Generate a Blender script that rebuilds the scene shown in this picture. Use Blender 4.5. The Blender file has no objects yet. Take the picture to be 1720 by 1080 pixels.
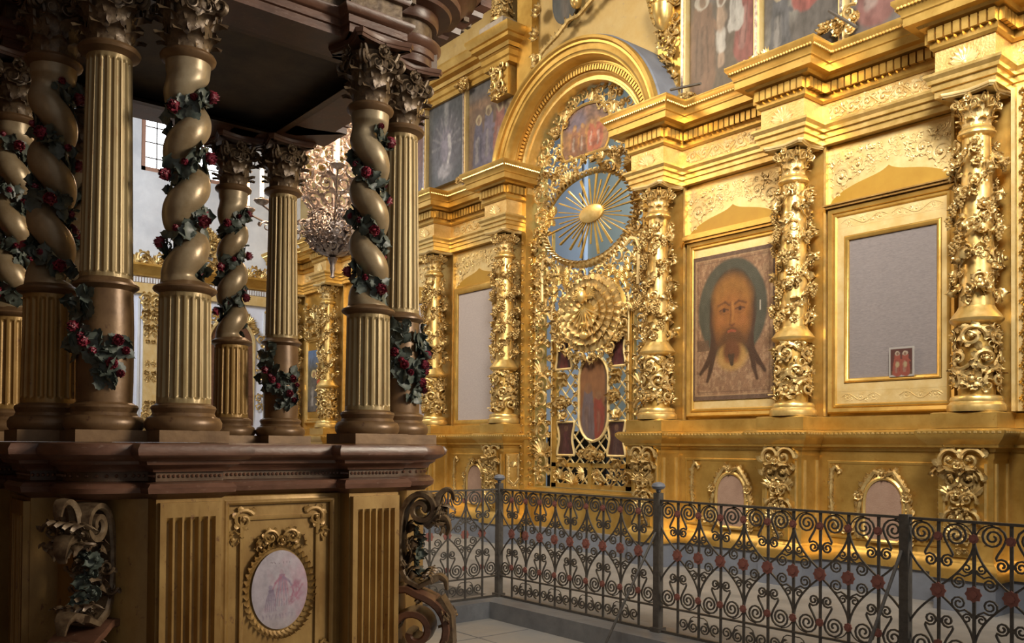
import bpy, math, random
import numpy as np
from mathutils import Vector
C = bpy.context.scene
COL = C.collection
PI = math.pi
rad = math.radians
rng = random.Random(11)

# ------------------------------------------------------------------ camera, world, lights, exposure
cam_d = bpy.data.cameras.new('camera'); cam = bpy.data.objects.new('camera', cam_d); COL.objects.link(cam)
cam_d.sensor_width = 36.0; cam_d.lens = 36.0 * 1463.15 / 1720.0
cam_d.shift_y = (726.26 - 540) / 1720.0; cam_d.clip_end = 200
_y, _p, _r = rad(50.638), rad(.875), rad(.42)
_F = Vector((-math.sin(_y), math.cos(_y), 0)); _R = Vector((math.cos(_y), math.sin(_y), 0)); _U = Vector((0, 0, 1))
_F2 = _F * math.cos(_p) + _U * math.sin(_p); _U2 = -_F * math.sin(_p) + _U * math.cos(_p)
_R3 = _R * math.cos(_r) + _U2 * math.sin(_r); _U3 = -_R * math.sin(_r) + _U2 * math.cos(_r)
from mathutils import Matrix
cam.matrix_world = Matrix(((_R3.x, _U3.x, -_F2.x, 0), (_R3.y, _U3.y, -_F2.y, 0), (_R3.z, _U3.z, -_F2.z, 1.6), (0, 0, 0, 1)))
C.camera = cam
C.view_settings.view_transform = 'Standard'; C.view_settings.look = 'None'
C.view_settings.gamma = 1.0; C.view_settings.exposure = 0.0; C.view_settings.use_curve_mapping = False

w = bpy.data.worlds.new('nave_light'); C.world = w; w.use_nodes = True
_n = w.node_tree.nodes; _l = w.node_tree.links
_bg = _n['Background']
_tc = _n.new('ShaderNodeTexCoord'); _vm = _n.new('ShaderNodeVectorMath'); _vm.operation = 'DOT_PRODUCT'
_l.new(_tc.outputs['Generated'], _vm.inputs[0]); _vm.inputs[1].default_value = (.62, .05, .78)
_cr = _n.new('ShaderNodeValToRGB'); _mr = _n.new('ShaderNodeMapRange'); _mr.inputs['From Min'].default_value = -1; _mr.inputs['From Max'].default_value = 1
_l.new(_vm.outputs['Value'], _mr.inputs['Value']); _l.new(_mr.outputs[0], _cr.inputs[0])
_e = _cr.color_ramp.elements
_e[0].position = .35; _e[0].color = (.030, .024, .018, 1); _e[1].position = .95; _e[1].color = (.60, .58, .56, 1)
_l.new(_cr.outputs[0], _bg.inputs['Color']); _bg.inputs['Strength'].default_value = .42

def area(name, loc, target, size, power, color, sy=None, spread=180):
    d = bpy.data.lights.new(name, 'AREA'); d.spread = rad(spread); d.energy = power; d.color = color; d.size = size
    if sy: d.shape = 'RECTANGLE'; d.size_y = sy
    o = bpy.data.objects.new(name, d); COL.objects.link(o); o.location = loc
    v = Vector(target) - Vector(loc); o.rotation_euler = v.to_track_quat('-Z', 'Y').to_euler()
    return o
area('nave_window_light', (-.5, 2.0, 8.8), (-5.6, 8.5, 4.7), 2.2, 395, (1, .91, .76), 3.0, 72)
area('side_window_light', (2.5, 6.0, 6.0), (-4.5, 8.3, 3.6), 1.6, 70, (1, .93, .84), 3.0, 100)
area('transept_window_light', (2.2, 7.2, 4.8), (-4.3, 2.0, 2.3), 1.5, 78, (1, .88, .70), 2.6, 60)
area('choir_window_light', (-12.5, 1.5, 10.5), (-12, 8.0, 4.2), 2.4, 270, (1, .84, .60), 3.0, 100)
area('left_wall_window_light', (-13.5, 1.0, 8.5), (-18.4, 6.8, 4.5), 2.0, 200, (.88, .93, 1.0), 3, 110)
area('sanctuary_window_light', (-8.8, 10.4, 8.6), (-8.8, 13, 3.2), 3.0, 520, (.93, .97, 1.0), 2.0)

# ------------------------------------------------------------------ materials
def M(name, col, metal=0.0, rough=.5, col2=None, nscale=6.0, bump=0.0, bscale=40.0, rr=.12, detail=6, spec=.5, lo=.35, hi=.7, attr=None, emit=None, stretch=None, wear=None):
    m = bpy.data.materials.new(name); m.use_nodes = True; t = m.node_tree; n = t.nodes; l = t.links
    b = n['Principled BSDF']; b.inputs['Metallic'].default_value = metal; b.inputs['Roughness'].default_value = rough
    b.inputs['Specular IOR Level'].default_value = spec; b.inputs['Base Color'].default_value = (*col, 1)
    tc = n.new('ShaderNodeTexCoord'); mp = n.new('ShaderNodeMapping'); l.new(tc.outputs['Object'], mp.inputs[0])
    if stretch: mp.inputs['Scale'].default_value = stretch
    if attr:
        a = n.new('ShaderNodeAttribute'); a.attribute_name = attr; l.new(a.outputs['Color'], b.inputs['Base Color'])
    elif col2:
        x = n.new('ShaderNodeTexNoise'); x.inputs['Scale'].default_value = nscale; x.inputs['Detail'].default_value = detail; x.inputs['Roughness'].default_value = .65
        l.new(mp.outputs[0], x.inputs['Vector'])
        r = n.new('ShaderNodeValToRGB'); r.color_ramp.elements[0].position = lo; r.color_ramp.elements[1].position = hi
        r.color_ramp.elements[0].color = (*col2, 1); r.color_ramp.elements[1].color = (*col, 1)
        l.new(x.outputs['Fac'], r.inputs[0])
        if wear:
            x2 = n.new('ShaderNodeTexNoise'); x2.inputs['Scale'].default_value = nscale * 5; x2.inputs['Detail'].default_value = 8; x2.inputs['Roughness'].default_value = .7
            l.new(mp.outputs[0], x2.inputs['Vector'])
            r2 = n.new('ShaderNodeValToRGB'); r2.color_ramp.elements[0].position = .60; r2.color_ramp.elements[1].position = .68
            l.new(x2.outputs['Fac'], r2.inputs[0])
            mx = n.new('ShaderNodeMixRGB'); mx.inputs[2].default_value = (*wear, 1)
            l.new(r2.outputs[0], mx.inputs[0]); l.new(r.outputs[0], mx.inputs[1]); l.new(mx.outputs[0], b.inputs['Base Color'])
        else:
            l.new(r.outputs[0], b.inputs['Base Color'])
        q = n.new('ShaderNodeMapRange'); q.inputs['To Min'].default_value = max(.02, rough - rr); q.inputs['To Max'].default_value = rough + rr
        l.new(x.outputs['Fac'], q.inputs['Value']); l.new(q.outputs[0], b.inputs['Roughness'])
    if bump:
        x = n.new('ShaderNodeTexNoise'); x.inputs['Scale'].default_value = bscale; x.inputs['Detail'].default_value = 4
        l.new(mp.outputs[0], x.inputs['Vector'])
        bp = n.new('ShaderNodeBump'); bp.inputs['Strength'].default_value = bump; bp.inputs['Distance'].default_value = .01
        l.new(x.outputs['Fac'], bp.inputs['Height']); l.new(bp.outputs[0], b.inputs['Normal'])
    if emit:
        b.inputs['Emission Color'].default_value = (*emit[:3], 1); b.inputs['Emission Strength'].default_value = emit[3]
    return m
GOLD = M('gilding', (.68, .455, .135), .75, .38, (.50, .30, .07), 3.0, .15, 14, wear=(.50, .27, .07))
GOLDP = M('burnished_gilding', (.82, .60, .25), .74, .34, (.64, .43, .13), 9.0, .06, 30)
GOLDC = M('carved_gilding', (.78, .60, .28), .68, .43, (.40, .26, .09), 14.0, .1, 40)
GOLDPALE = M('pale_gilding', (.74, .60, .32), .45, .44, (.66, .48, .20), 7.0, .15, 30)
GOLDD = M('tooled_gilding', (.82, .60, .27), .6, .42, (.62, .40, .13), 5.0, .6, 45)
GOLDW = M('worn_flat_gilding', (.50, .38, .18), .35, .5, (.40, .27, .09), 2.2, .2, 14, wear=(.34, .25, .14))
OCHRE = M('ochre_paint', (.36, .215, .028), .1, .5, (.31, .17, .022), 4.0)
SILV = M('tarnished_silver', (.62, .55, .52), .8, .34, (.20, .16, .15), 16.0, .2, 50)
BROWN = M('red_brown_wood', (.165, .075, .045), 0, .36, (.085, .038, .022), 5.0, .10, 25, stretch=(1, 1, 3), wear=(.20, .12, .085))
BRONZE = M('bronzed_wood', (.23, .135, .062), .25, .38, (.12, .065, .03), 5.0, .10, 25, wear=(.11, .055, .03))
DBROWN = M('dark_brown_wood', (.125, .065, .028), .1, .42, (.06, .03, .013), 5.0, .12, 25, wear=(.17, .11, .07))
AGED = M('aged_gilding', (.38, .235, .075), .3, .40, (.24, .13, .035), 5.0, .12, 25, stretch=(1, 1, .6), wear=(.15, .07, .03))
AGEDL = M('aged_light_gilding', (.40, .31, .16), .3, .42, (.28, .19, .08), 6.0, .12, 25, stretch=(1, 1, .35), wear=(.24, .12, .05))
AGEDC = M('aged_carved_wood', (.22, .155, .09), .25, .40, (.07, .04, .022), 18.0, .2, 40)
TWIST = M('twisted_shaft_gilding', (.42, .335, .215), .3, .36, (.26, .18, .095), 5.0, .15, 20)
LEAF = M('grey_green_leaf', (.12, .14, .115), 0, .45, (.04, .052, .042), 20.0)
ROSE = M('crimson_rose', (.36, .04, .075), 0, .42, (.12, .012, .02), 14.0)
IRON = M('wrought_iron', (.12, .108, .095), .15, .5, (.07, .062, .055), 25.0, .2, 60)
RUST = M('red_painted_iron', (.33, .125, .10), .0, .6, (.22, .085, .07), 18.0)
STONE = M('pale_stone', (.50, .445, .375), 0, .45, (.34, .345, .35), 1.1, .3, 18)
STONED = M('grey_platform_stone', (.29, .275, .26), 0, .6, (.19, .185, .18), 2.2, .3, 18)
KERB = M('grey_stone', (.25, .26, .275), 0, .45, (.16, .165, .18), 4.0, .3, 18)
SLATE = M('blue_grey_paint', (.17, .19, .235), 0, .5, (.12, .13, .16), 3.0)
PLAST = M('lime_plaster', (.74, .76, .78), 0, .85, (.55, .57, .60), 1.6, .2, 10)
PALEBL = M('pale_blue_paint', (.70, .74, .86), 0, .6, (.60, .64, .76), 3.0)
APSE = M('sanctuary_blue_paint', (.29, .34, .335), 0, .8, (.25, .30, .29), 1.2)
APSEL = M('sanctuary_pale_blue_paint', (.50, .62, .80), 0, .8, (.44, .56, .75), 1.2)
CLOTH = M('grey_linen', (.23, .205, .21), 0, .9, (.155, .14, .145), 30.0, .35, 150, stretch=(1, 1, 8), spec=.1)
PCLOTH = M('lilac_grey_linen', (.42, .37, .37), 0, .9, (.31, .28, .285), 26.0, .35, 150, stretch=(1, 1, 8), spec=.1)
PAINT = M('painted_panel', (.5, .5, .5), 0, .45, attr='paint', bump=.1, bscale=60)
PAINTM = M('painted_metal_panel', (.5, .5, .5), .25, .42, attr='paint', bump=.7, bscale=110)
WHITE = M('white_paper', (.75, .73, .70), 0, .7)
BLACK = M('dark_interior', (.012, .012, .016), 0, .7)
CEIL = M('painted_canopy_sky', (.17, .14, .11), 0, .7, (.07, .065, .06), 3.0)
WAX = M('lit_candle', (.9, .7, .5), 0, .5, emit=(1, .62, .32, 9.0))
PANE = M('daylit_window_pane', (.9, .95, 1), 0, .4, emit=(.9, .95, 1.0, 6.0))
WOODF = M('window_wood', (.36, .20, .14), 0, .6)
ASH = M('grey_bare_wood', (.42, .37, .33), 0, .7, (.3, .26, .22), 8.0)
BARREL = M('red_brown_canvas', (.30, .2, .15), 0, .8, (.24, .15, .11), 8.0, .3, 80)

# ------------------------------------------------------------------ mesh building
class MB:
    def __init__(s): s.v = []; s.q = []; s.t = []; s.n = 0
    def add(s, V, Q=None, T=None):
        V = np.asarray(V, float).reshape(-1, 3)
        if Q is not None and len(Q): s.q.append(np.asarray(Q, int) + s.n)
        if T is not None and len(T): s.t.append(np.asarray(T, int) + s.n)
        s.v.append(V); s.n += len(V); return s
    def tpl(s, t, A=None, o=(0, 0, 0), fn=None):
        V = t[0]
        if A is not None: V = V @ np.asarray(A, float).T
        V = V + np.asarray(o, float)
        if fn: V = fn(V)
        return s.add(V, t[1], t[2])
    def get(s):
        return (np.concatenate(s.v), np.concatenate(s.q) if s.q else np.zeros((0, 4), int), np.concatenate(s.t) if s.t else np.zeros((0, 3), int))
    def box(s, x0, x1, y0, y1, z0, z1):
        V = [(x, y, z) for x in (x0, x1) for y in (y0, y1) for z in (z0, z1)]
        return s.add(V, [(0, 1, 3, 2), (4, 6, 7, 5), (0, 4, 5, 1), (2, 3, 7, 6), (0, 2, 6, 4), (1, 5, 7, 3)])
    def grid(s, P, cu=False, cv=False):
        P = np.asarray(P, float); a, b = P.shape[:2]
        ia = np.arange(a if cu else a - 1); ib = np.arange(b if cv else b - 1)
        I, J = np.meshgrid(ia, ib, indexing='ij'); I2 = (I + 1) % a; J2 = (J + 1) % b
        Q = np.stack([I * b + J, I2 * b + J, I2 * b + J2, I * b + J2], -1).reshape(-1, 4)
        return s.add(P.reshape(-1, 3), Q)
    def lathe(s, prof, n=24, o=(0, 0, 0), a0=0., a1=2 * PI, flute=None):
        pr = np.array(prof, float); full = abs(a1 - a0 - 2 * PI) < 1e-6
        th = np.linspace(a0, a1, n + 1)[:n] if full else np.linspace(a0, a1, n + 1)
        r = pr[:, 0][:, None] * np.ones(len(th))[None]
        if flute is not None: r = r * flute(th[None, :], pr[:, 1][:, None])
        P = np.stack([r * np.cos(th), r * np.sin(th), pr[:, 1][:, None] + 0 * r], -1) + np.asarray(o, float)
        s.grid(P.transpose(1, 0, 2), cu=full)
        if full:
            for k in (0, -1):
                if pr[k, 0] > 1e-4:
                    c = np.array([[0, 0, pr[k, 1]]]) + np.asarray(o, float)
                    V = np.concatenate([P[k], c]); m = len(th)
                    s.add(V, None, [(i, (i + 1) % m, m) for i in range(m)])
        return s
    def tube(s, P, R, k=6, flat=1.0, closed=False, up=None):
        P = np.asarray(P, float); n = len(P); R = np.broadcast_to(np.asarray(R, float), (n,))
        if closed: T = np.roll(P, -1, 0) - np.roll(P, 1, 0)
        else: T = np.gradient(P, axis=0)
        T /= np.linalg.norm(T, axis=1)[:, None] + 1e-12
        if up is None:
            up = np.array([0, 0, 1.]) if abs(T[:, 2]).mean() < .8 else np.array([0, 1., 0])
        N = np.cross(T, up); N /= np.linalg.norm(N, axis=1)[:, None] + 1e-9
        B = np.cross(N, T)
        a = np.arange(k) * 2 * PI / k + PI / k
        G = P[:, None] + R[:, None, None] * (np.cos(a)[None, :, None] * N[:, None] + flat * np.sin(a)[None, :, None] * B[:, None])
        s.grid(G, cu=closed, cv=True)
        if not closed:
            s.add(G[0], None, [(0, i, i + 1) for i in range(1, k - 1)]); s.add(G[-1], None, [(0, i + 1, i) for i in range(1, k - 1)])
        return s
    def sphere(s, o, r, n=8, m=6, sc=(1, 1, 1)):
        ph = np.linspace(0, PI, m + 1)
        pr = [(max(1e-5, math.sin(p)) , -math.cos(p)) for p in ph]
        t = MB().lathe(pr, n).get()
        return s.add(t[0] * r * np.array(sc) + np.asarray(o, float), t[1], t[2])
    def poly_prism(s, pts, f0, f1):
        """pts: closed 2D outline; f0,f1 map (a,b)->xyz for the front and the back"""
        n = len(pts); V = [f0(*p) for p in pts] + [f1(*p) for p in pts]
        c = np.mean(np.array(pts), 0); V += [f0(*c), f1(*c)]
        s.add(V, [(i, (i + 1) % n, (i + 1) % n + n, i + n) for i in range(n)],
              [(i, (i + 1) % n, 2 * n) for i in range(n)] + [(i + n, (i + 1) % n + n, 2 * n + 1) for i in range(n)])
        return s
def offset_path(path, o, closed):
    P = np.array(path, float); n = len(P)
    D = (np.roll(P, -1, 0) - P) if closed else np.diff(P, axis=0)
    D = D / (np.linalg.norm(D, axis=1)[:, None] + 1e-12); Nn = np.stack([D[:, 1], -D[:, 0]], 1)
    out = []
    for i in range(n):
        if closed: a, b = Nn[i - 1], Nn[i]
        else: a, b = Nn[max(i - 1, 0)], Nn[min(i, n - 2)]
        m = a + b; m = m / max(1e-6, (m @ m)) * 2
        out.append(P[i] + m * o)
    return np.array(out)
def sweep(mb, path, prof, closed=False, mp=None):
    G = []
    for o, z in prof:
        q = offset_path(path, o, closed); G.append(np.concatenate([q, np.full((len(q), 1), z)], 1))
    G = np.array(G)
    if mp is not None: G = mp(G)
    mb.grid(G.transpose(1, 0, 2), cu=closed)
    if not closed:
        for k in (0, -1):
            V = G[:, k]; c = V.mean(0)[None]; m = len(V)
            mb.add(np.concatenate([V, c]), None, [(i, (i + 1) % m, m) for i in range(m)])
    return mb
def along(path, step, closed=False, inset=0.0):
    P = [np.array(p, float) for p in path]; out = []
    if closed: P = P + [P[0]]
    for a, b in zip(P[:-1], P[1:]):
        L = np.linalg.norm(b - a); d = (b - a) / max(L, 1e-9); n = np.array([d[1], -d[0]])
        k = int((L - 2 * inset) / step + 1e-6)
        if k < 1: continue
        for i in range(k): out.append((a + d * (L / 2 + (i - (k - 1) / 2) * step), d, n))
    return out

def link(name, mesh, parent=None, mat=None):
    o = bpy.data.objects.new(name, mesh); COL.objects.link(o)
    if parent is not None: o.parent = parent
    return o
def mesh_of(name, mb, mat, origin=(0, 0, 0), sharp=38, colors=None):
    V, Q, T = mb.get() if isinstance(mb, MB) else mb
    V = V - np.asarray(origin, float)
    me = bpy.data.meshes.new(name)
    nq, nt = len(Q), len(T)
    me.vertices.add(len(V)); me.vertices.foreach_set('co', V.astype('f4').ravel())
    li = np.concatenate([Q.ravel(), T.ravel()]).astype('i4')
    me.loops.add(len(li)); me.loops.foreach_set('vertex_index', li)
    me.polygons.add(nq + nt)
    ls = np.concatenate([np.arange(nq) * 4, nq * 4 + np.arange(nt) * 3]).astype('i4')
    me.polygons.foreach_set('loop_start', ls)
    me.polygons.foreach_set('use_smooth', np.ones(nq + nt, bool))
    me.update(calc_edges=True); me.validate()
    if sharp is not None:
        try: me.set_sharp_from_angle(angle=rad(sharp))
        except Exception: pass
    if colors is not None:
        a = me.color_attributes.new('paint', 'FLOAT_COLOR', 'POINT'); a.data.foreach_set('color', colors.astype('f4').ravel())
    me.materials.append(mat)
    return me
def worg(p):
    o = np.zeros(3)
    while p is not None: o += np.array(p.location); p = p.parent
    return o
def part(name, mb, mat, parent, label=None, sharp=38, colors=None):
    me = mesh_of(name, mb, mat, worg(parent), sharp, colors)
    o = link(name, me, parent)
    if label: o['label'] = label
    return o
def thing(name, label, cat, loc, group=None):
    o = bpy.data.objects.new(name, None); COL.objects.link(o); o.location = loc; o.empty_display_size = .1
    o['label'] = label; o['category'] = cat
    if group: o['group'] = group
    return o
def single(name, mb, mat, label, cat, group=None, colors=None, sharp=38):
    V = (mb.get() if isinstance(mb, MB) else mb)[0]
    org = np.array([(V[:, 0].min() + V[:, 0].max()) / 2, (V[:, 1].min() + V[:, 1].max()) / 2, V[:, 2].min()])
    me = mesh_of(name, mb, mat, org, sharp, colors); o = link(name, me); o.location = org
    o['label'] = label; o['category'] = cat
    if group: o['group'] = group
    return o
def struct(name, mb, mat, parent=None):
    me = mesh_of(name, mb, mat, worg(parent) if parent else (0, 0, 0)); o = link(name, me, parent)
    if parent is None: o['kind'] = 'structure'
    return o
def dup(root, loc, label, group=None):
    r = root.copy(); COL.objects.link(r); r.location = loc; r['label'] = label
    if group: r['group'] = group
    for ch in list(root.children):
        c = ch.copy(); COL.objects.link(c); c.parent = r
        for g in list(ch.children):
            d = g.copy(); COL.objects.link(d); d.parent = c
    return r

# ------------------------------------------------------------------ carving templates (x right, y up, z out)
def leaf_t(L=1., W=.32, curl=.35, lobes=4, nu=10):
    u = np.linspace(0, 1, nu); v = np.linspace(-1, 1, 5)
    w_ = W * np.sin(PI * np.clip(u * .93 + .05, 0, 1)) ** .8 * (1 + .22 * np.cos(lobes * 2 * PI * u))
    y = L * (u - .22 * curl * u ** 3 * 3); z = curl * L * (u ** 2 * 1.1 - .25 * u)
    G = np.zeros((nu, 5, 3))
    G[..., 0] = w_[:, None] * v[None]; G[..., 1] = y[:, None] + .12 * L * np.abs(v)[None] * (-1)
    G[..., 2] = z[:, None] - .28 * w_[:, None] * v[None] ** 2 + .05 * L * (v[None] == 0)
    return MB().grid(G).get()
LF = leaf_t(); LFL = leaf_t(curl=.12, W=.26); LFC = leaf_t(curl=.75, W=.36)
def spiral(turns=1.5, r0=.5, r1=.08, n=26, a0=0., cx=0., cy=0.):
    t = np.linspace(0, 1, n); a = a0 + t * turns * 2 * PI; r = r0 + (r1 - r0) * t ** .8
    return np.stack([cx + r * np.cos(a), cy + r * np.sin(a), 0 * t], 1)
def rot2(a):
    c, s_ = math.cos(a), math.sin(a); return np.array([[c, -s_, 0], [s_, c, 0], [0, 0, 1]])
def motif_scroll(leaves=5, thick=.085, bud=True, n=22):
    mb = MB(); P = spiral(1.25, .46, .12, n); P[:, 2] = .06 + .12 * np.linspace(0, 1, n)
    mb.tube(P, np.linspace(thick, thick * .6, n), 5, up=np.array([0, 0, 1.]))
    for i in range(leaves):
        k = int((.03 + .6 * i / leaves) * n); d = P[k + 1] - P[k]; a = math.atan2(d[1], d[0]) - PI / 2
        A = rot2(a - .75) * (.42 - .03 * i); mb.tpl(LF, A, P[k] + np.array([0, 0, .03]))
    if bud:
        for i in range(5):
            A = rot2(i * 2 * PI / 5) * .2; mb.tpl(LFC, A, P[-1] * .3 + np.array([0, 0, .12]))
        mb.sphere(P[-1] * .3 + np.array([0, 0, .17]), .09, 6, 4)
    return mb.get()
def motif_flower(p=8):
    mb = MB()
    for i in range(p): mb.tpl(LF, rot2(i * 2 * PI / p) * .48, (0, 0, .08))
    for i in range(p // 2): mb.tpl(LFC, rot2(i * 4 * PI / p + .3) * .3, (0, 0, .12))
    mb.sphere((0, 0, .14), .13, 8, 4)
    return mb.get()
def motif_spray(k=5):
    mb = MB()
    for i in range(k):
        a = (i - (k - 1) / 2) * .55; mb.tpl(LF if i % 2 else LFC, rot2(a) * (.8 - .12 * abs(i - (k - 1) / 2)), (0, -.35, .03))
    mb.sphere((0, -.3, .1), .11, 6, 4)
    return mb.get()
def motif_shell():
    mb = MB()
    for i in range(9):
        a = (i - 4) * .32; mb.tpl(LFL, rot2(a) @ np.diag([.55, .85, 1.]), (0, -.35, .05))
    mb.sphere((0, -.34, .1), .12, 6, 4)
    return mb.get()
SC = motif_scroll(); SCT = motif_scroll(3, .06, False, 18); FL = motif_flower(); SP = motif_spray(); SH = motif_shell()
FLIP = np.diag([-1., 1., 1.])
def berry_cluster(mb, o, r, h, n=26, rnd=None):
    rnd = rnd or rng
    for i in range(n):
        t = i / n; rr = r * (1 - t) ** .6 * 1.0; a = i * 2.4
        mb.sphere((o[0] + rr * math.cos(a), o[1] + rr * math.sin(a), o[2] - h * t), r * .34, 6, 4)
def flat_map(x0, y0, z0):     # wall facing -Y
    return lambda V: np.stack([x0 + V[:, 0], y0 - V[:, 2], z0 + V[:, 1]], 1)
def cyl_map(cx, cy, z0, r):   # u = arc length round the axis starting at -Y, v = height
    def f(V):
        a = V[:, 0] / r - PI / 2; R_ = r + V[:, 2]
        return np.stack([cx + R_ * np.cos(a), cy + R_ * np.sin(a), z0 + V[:, 1]], 1)
    return f
def carve(mb, fn, u0, u1, v0, v1, size, rnd, dens=1.0, depth=1.0, kinds=None, mask=None):
    kinds = kinds or (SC, SC, FL, SP, SCT, SH)
    nu = max(1, int((u1 - u0) / (size * .72) * dens)); nv = max(1, int((v1 - v0) / (size * .72) * dens))
    for i in range(nu):
        for j in range(nv):
            u = u0 + (i + .5 + rnd.uniform(-.25, .25)) * (u1 - u0) / nu; v = v0 + (j + .5 + rnd.uniform(-.25, .25)) * (v1 - v0) / nv
            if mask and not mask(u, v): continue
            s_ = size * rnd.uniform(.8, 1.15); A = rot2(rnd.uniform(0, 2 * PI)) @ np.diag([s_, s_, s_ * depth])
            if rnd.random() < .5: A = A @ FLIP
            mb.tpl(rnd.choice(kinds), A, (u, v, 0), fn)
def rinceau(mb, fn, u0, u1, v, h, depth=.35, thick=.045, step=None):
    """running leaf scroll in low relief"""
    step = step or h * .95; k = max(1, round((u1 - u0) / step)); st = (u1 - u0) / k
    u = np.linspace(u0, u1, 10 * k + 1); P = np.stack([u, v + .30 * h * np.sin((u - u0) / st * PI), 0 * u + .02 * h], 1)
    t = MB().tube(P, thick * h, 5, up=np.array([0, 0, 1.])).get(); mb.add(fn(t[0]), t[1], t[2])
    for i in range(k):
        s_ = h * .78; A = np.diag([s_, s_, s_ * depth])
        A = (rot2(.6) @ A) if i % 2 else (rot2(-.6) @ np.diag([1, -1, 1]) @ A)
        mb.tpl(SC, A, (u0 + (i + .5) * st, v + (-.04 if i % 2 else .04) * h, 0), fn)

# ------------------------------------------------------------------ painting (numpy "brush" on a fine vertex grid)
def fbm(u, v, sc, seed, octv=4):
    r = np.random.RandomState(seed); out = 0; amp = 1
    for o in range(octv):
        n = int(sc * 2 ** o) + 2; g = r.rand(n + 1, n + 1)
        x = np.clip(u, 0, .9999) * n * .999; y = np.clip(v, 0, .9999) * n * .999; xi = x.astype(int); yi = y.astype(int); fx = x - xi; fy = y - yi
        fx = fx * fx * (3 - 2 * fx); fy = fy * fy * (3 - 2 * fy)
        a = g[xi, yi] * (1 - fx) + g[np.minimum(xi + 1, n), yi] * fx; b = g[xi, np.minimum(yi + 1, n)] * (1 - fx) + g[np.minimum(xi + 1, n), np.minimum(yi + 1, n)] * fx
        out = out + amp * (a * (1 - fy) + b * fy - .5); amp *= .55
    return out
class Paint:
    def __init__(s, nu, nv, w, h):
        s.u, s.v = np.meshgrid(np.linspace(0, 1, nu), np.linspace(0, 1, nv), indexing='ij'); s.x = s.u * w; s.y = s.v * h; s.w = w; s.h = h
        s.c = np.zeros((nu, nv, 3)); s.wob = .035 * w * fbm(s.u, s.v, 11, 3)
    def fill(s, c): s.c[:] = c; return s
    def mix(s, m, c): m = np.clip(m, 0, 1)[..., None]; s.c = s.c * (1 - m) + np.asarray(c, float) * m; return s
    def ell(s, cx, cy, rx, ry, c, soft=.03, ang=0, a=1.):
        X = s.x - cx + s.wob; Y = s.y - cy + s.wob; ca, sa = math.cos(ang), math.sin(ang)
        d = np.sqrt(((X * ca + Y * sa) / rx) ** 2 + ((-X * sa + Y * ca) / ry) ** 2)
        return s.mix(a * np.clip((1 - d) * min(rx, ry) / soft + .5, 0, 1), c)
    def seg(s, pts, r, c, soft=.01, a=1., r2=None):
        for i, ((x0, y0), (x1, y1)) in enumerate(zip(pts[:-1], pts[1:])):
            dx, dy = x1 - x0, y1 - y0; t = np.clip(((s.x - x0) * dx + (s.y - y0) * dy) / (dx * dx + dy * dy + 1e-9), 0, 1)
            d = np.hypot(s.x - x0 - t * dx + s.wob, s.y - y0 - t * dy + s.wob)
            f = (i + t) / (len(pts) - 1); rr = r + ((r2 if r2 is not None else r) - r) * f
            s.mix(a * np.clip((rr - d) / soft + .5, 0, 1), c)
        return s
    def noise(s, sc, amp, seed=1, octv=5):
        s.c = s.c * (1 + amp * fbm(s.u, s.v, sc, seed, octv))[..., None]; return s
def figure(p, x, y, h, robe, under=(.5, .45, .4), halo=(.6, .45, .2), skin=(.35, .2, .1), lean=0.):
    """a robed standing figure, y = feet, h = height"""
    w_ = h * .16; under = tuple(.6 * a + .4 * b for a, b in zip(robe, under))
    p.seg([(x, y + h * .05), (x + lean * h * .5, y + h * .45), (x + lean * h, y + h * .78)], w_ * 1.25, robe, h * .04, r2=w_ * .8)
    p.seg([(x - w_ * .3, y + h * .08), (x - w_ * .2 + lean * h * .5, y + h * .5)], w_ * .35, under, h * .04)
    for k in range(3): p.seg([(x + w_ * (k - 1) * .6, y + h * .1), (x + w_ * (k - 1) * .35 + lean * h * .7, y + h * .6)], h * .012, tuple(c * .45 for c in robe), h * .02, .7)
    p.seg([(x + lean * h * .8, y + h * .68), (x + w_ * 1.3 + lean * h * .6, y + h * .55)], h * .035, robe, h * .02)
    if halo: p.ell(x + lean * h, y + h * .9, h * .105, h * .105, halo, h * .02)
    p.ell(x + lean * h, y + h * .88, h * .055, h * .07, skin, h * .02)
    return p
def panel(name, p, x0, x1, z0, z1, y, parent, mat=PAINT, label=None, outline=None, depth=.025, bulge=0.):
    nu, nv = p.u.shape
    X = x0 + p.u * (x1 - x0); Z = z0 + p.v * (z1 - z0)
    if outline is not None: X, Z = outline(p.u, p.v, X, Z)
    Y = y - bulge * (1 - (2 * p.u - 1) ** 2)
    mb = MB(); G = np.stack([X, Y + 0 * X, Z], -1); mb.grid(G)
    per = [(i, 0) for i in range(nu)] + [(nu - 1, j) for j in range(1, nv)] + [(i, nv - 1) for i in range(nu - 2, -1, -1)] + [(0, j) for j in range(nv - 2, 0, -1)]
    F = np.array([G[a, b] for a, b in per]); B_ = F + np.array([0, depth, 0]); mb.grid(np.stack([F, B_], 1), cu=True)
    n = mb.n; col = np.ones((n, 4)); col[:nu * nv, :3] = np.clip(p.c, 0, 1).reshape(-1, 3); col[nu * nv:, :3] = .1
    if parent is None: return mb, col
    return part(name, mb, mat, parent, label, colors=col, sharp=60)

def rect(x0, x1, z0, z1): return [(x0, z0), (x1, z0), (x1, z1), (x0, z1)]
def frame_sweep(mb, x0, x1, z0, z1, y, prof):
    """prof: (offset outward from the rect, depth in front of y)"""
    return sweep(mb, rect(x0, x1, z0, z1), prof, True, lambda G: np.stack([G[..., 0], y - G[..., 2], G[..., 1]], -1))

# ================================================================== the setting
XL = -18.4            # side wall
struct('floor', MB().box(-18.6, 6, -3.5, 5.30, -.1, 0), STONE)
struct('floor', MB().box(-18.6, 6, 5.30, 14, -.1, .13), STONED)
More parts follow.
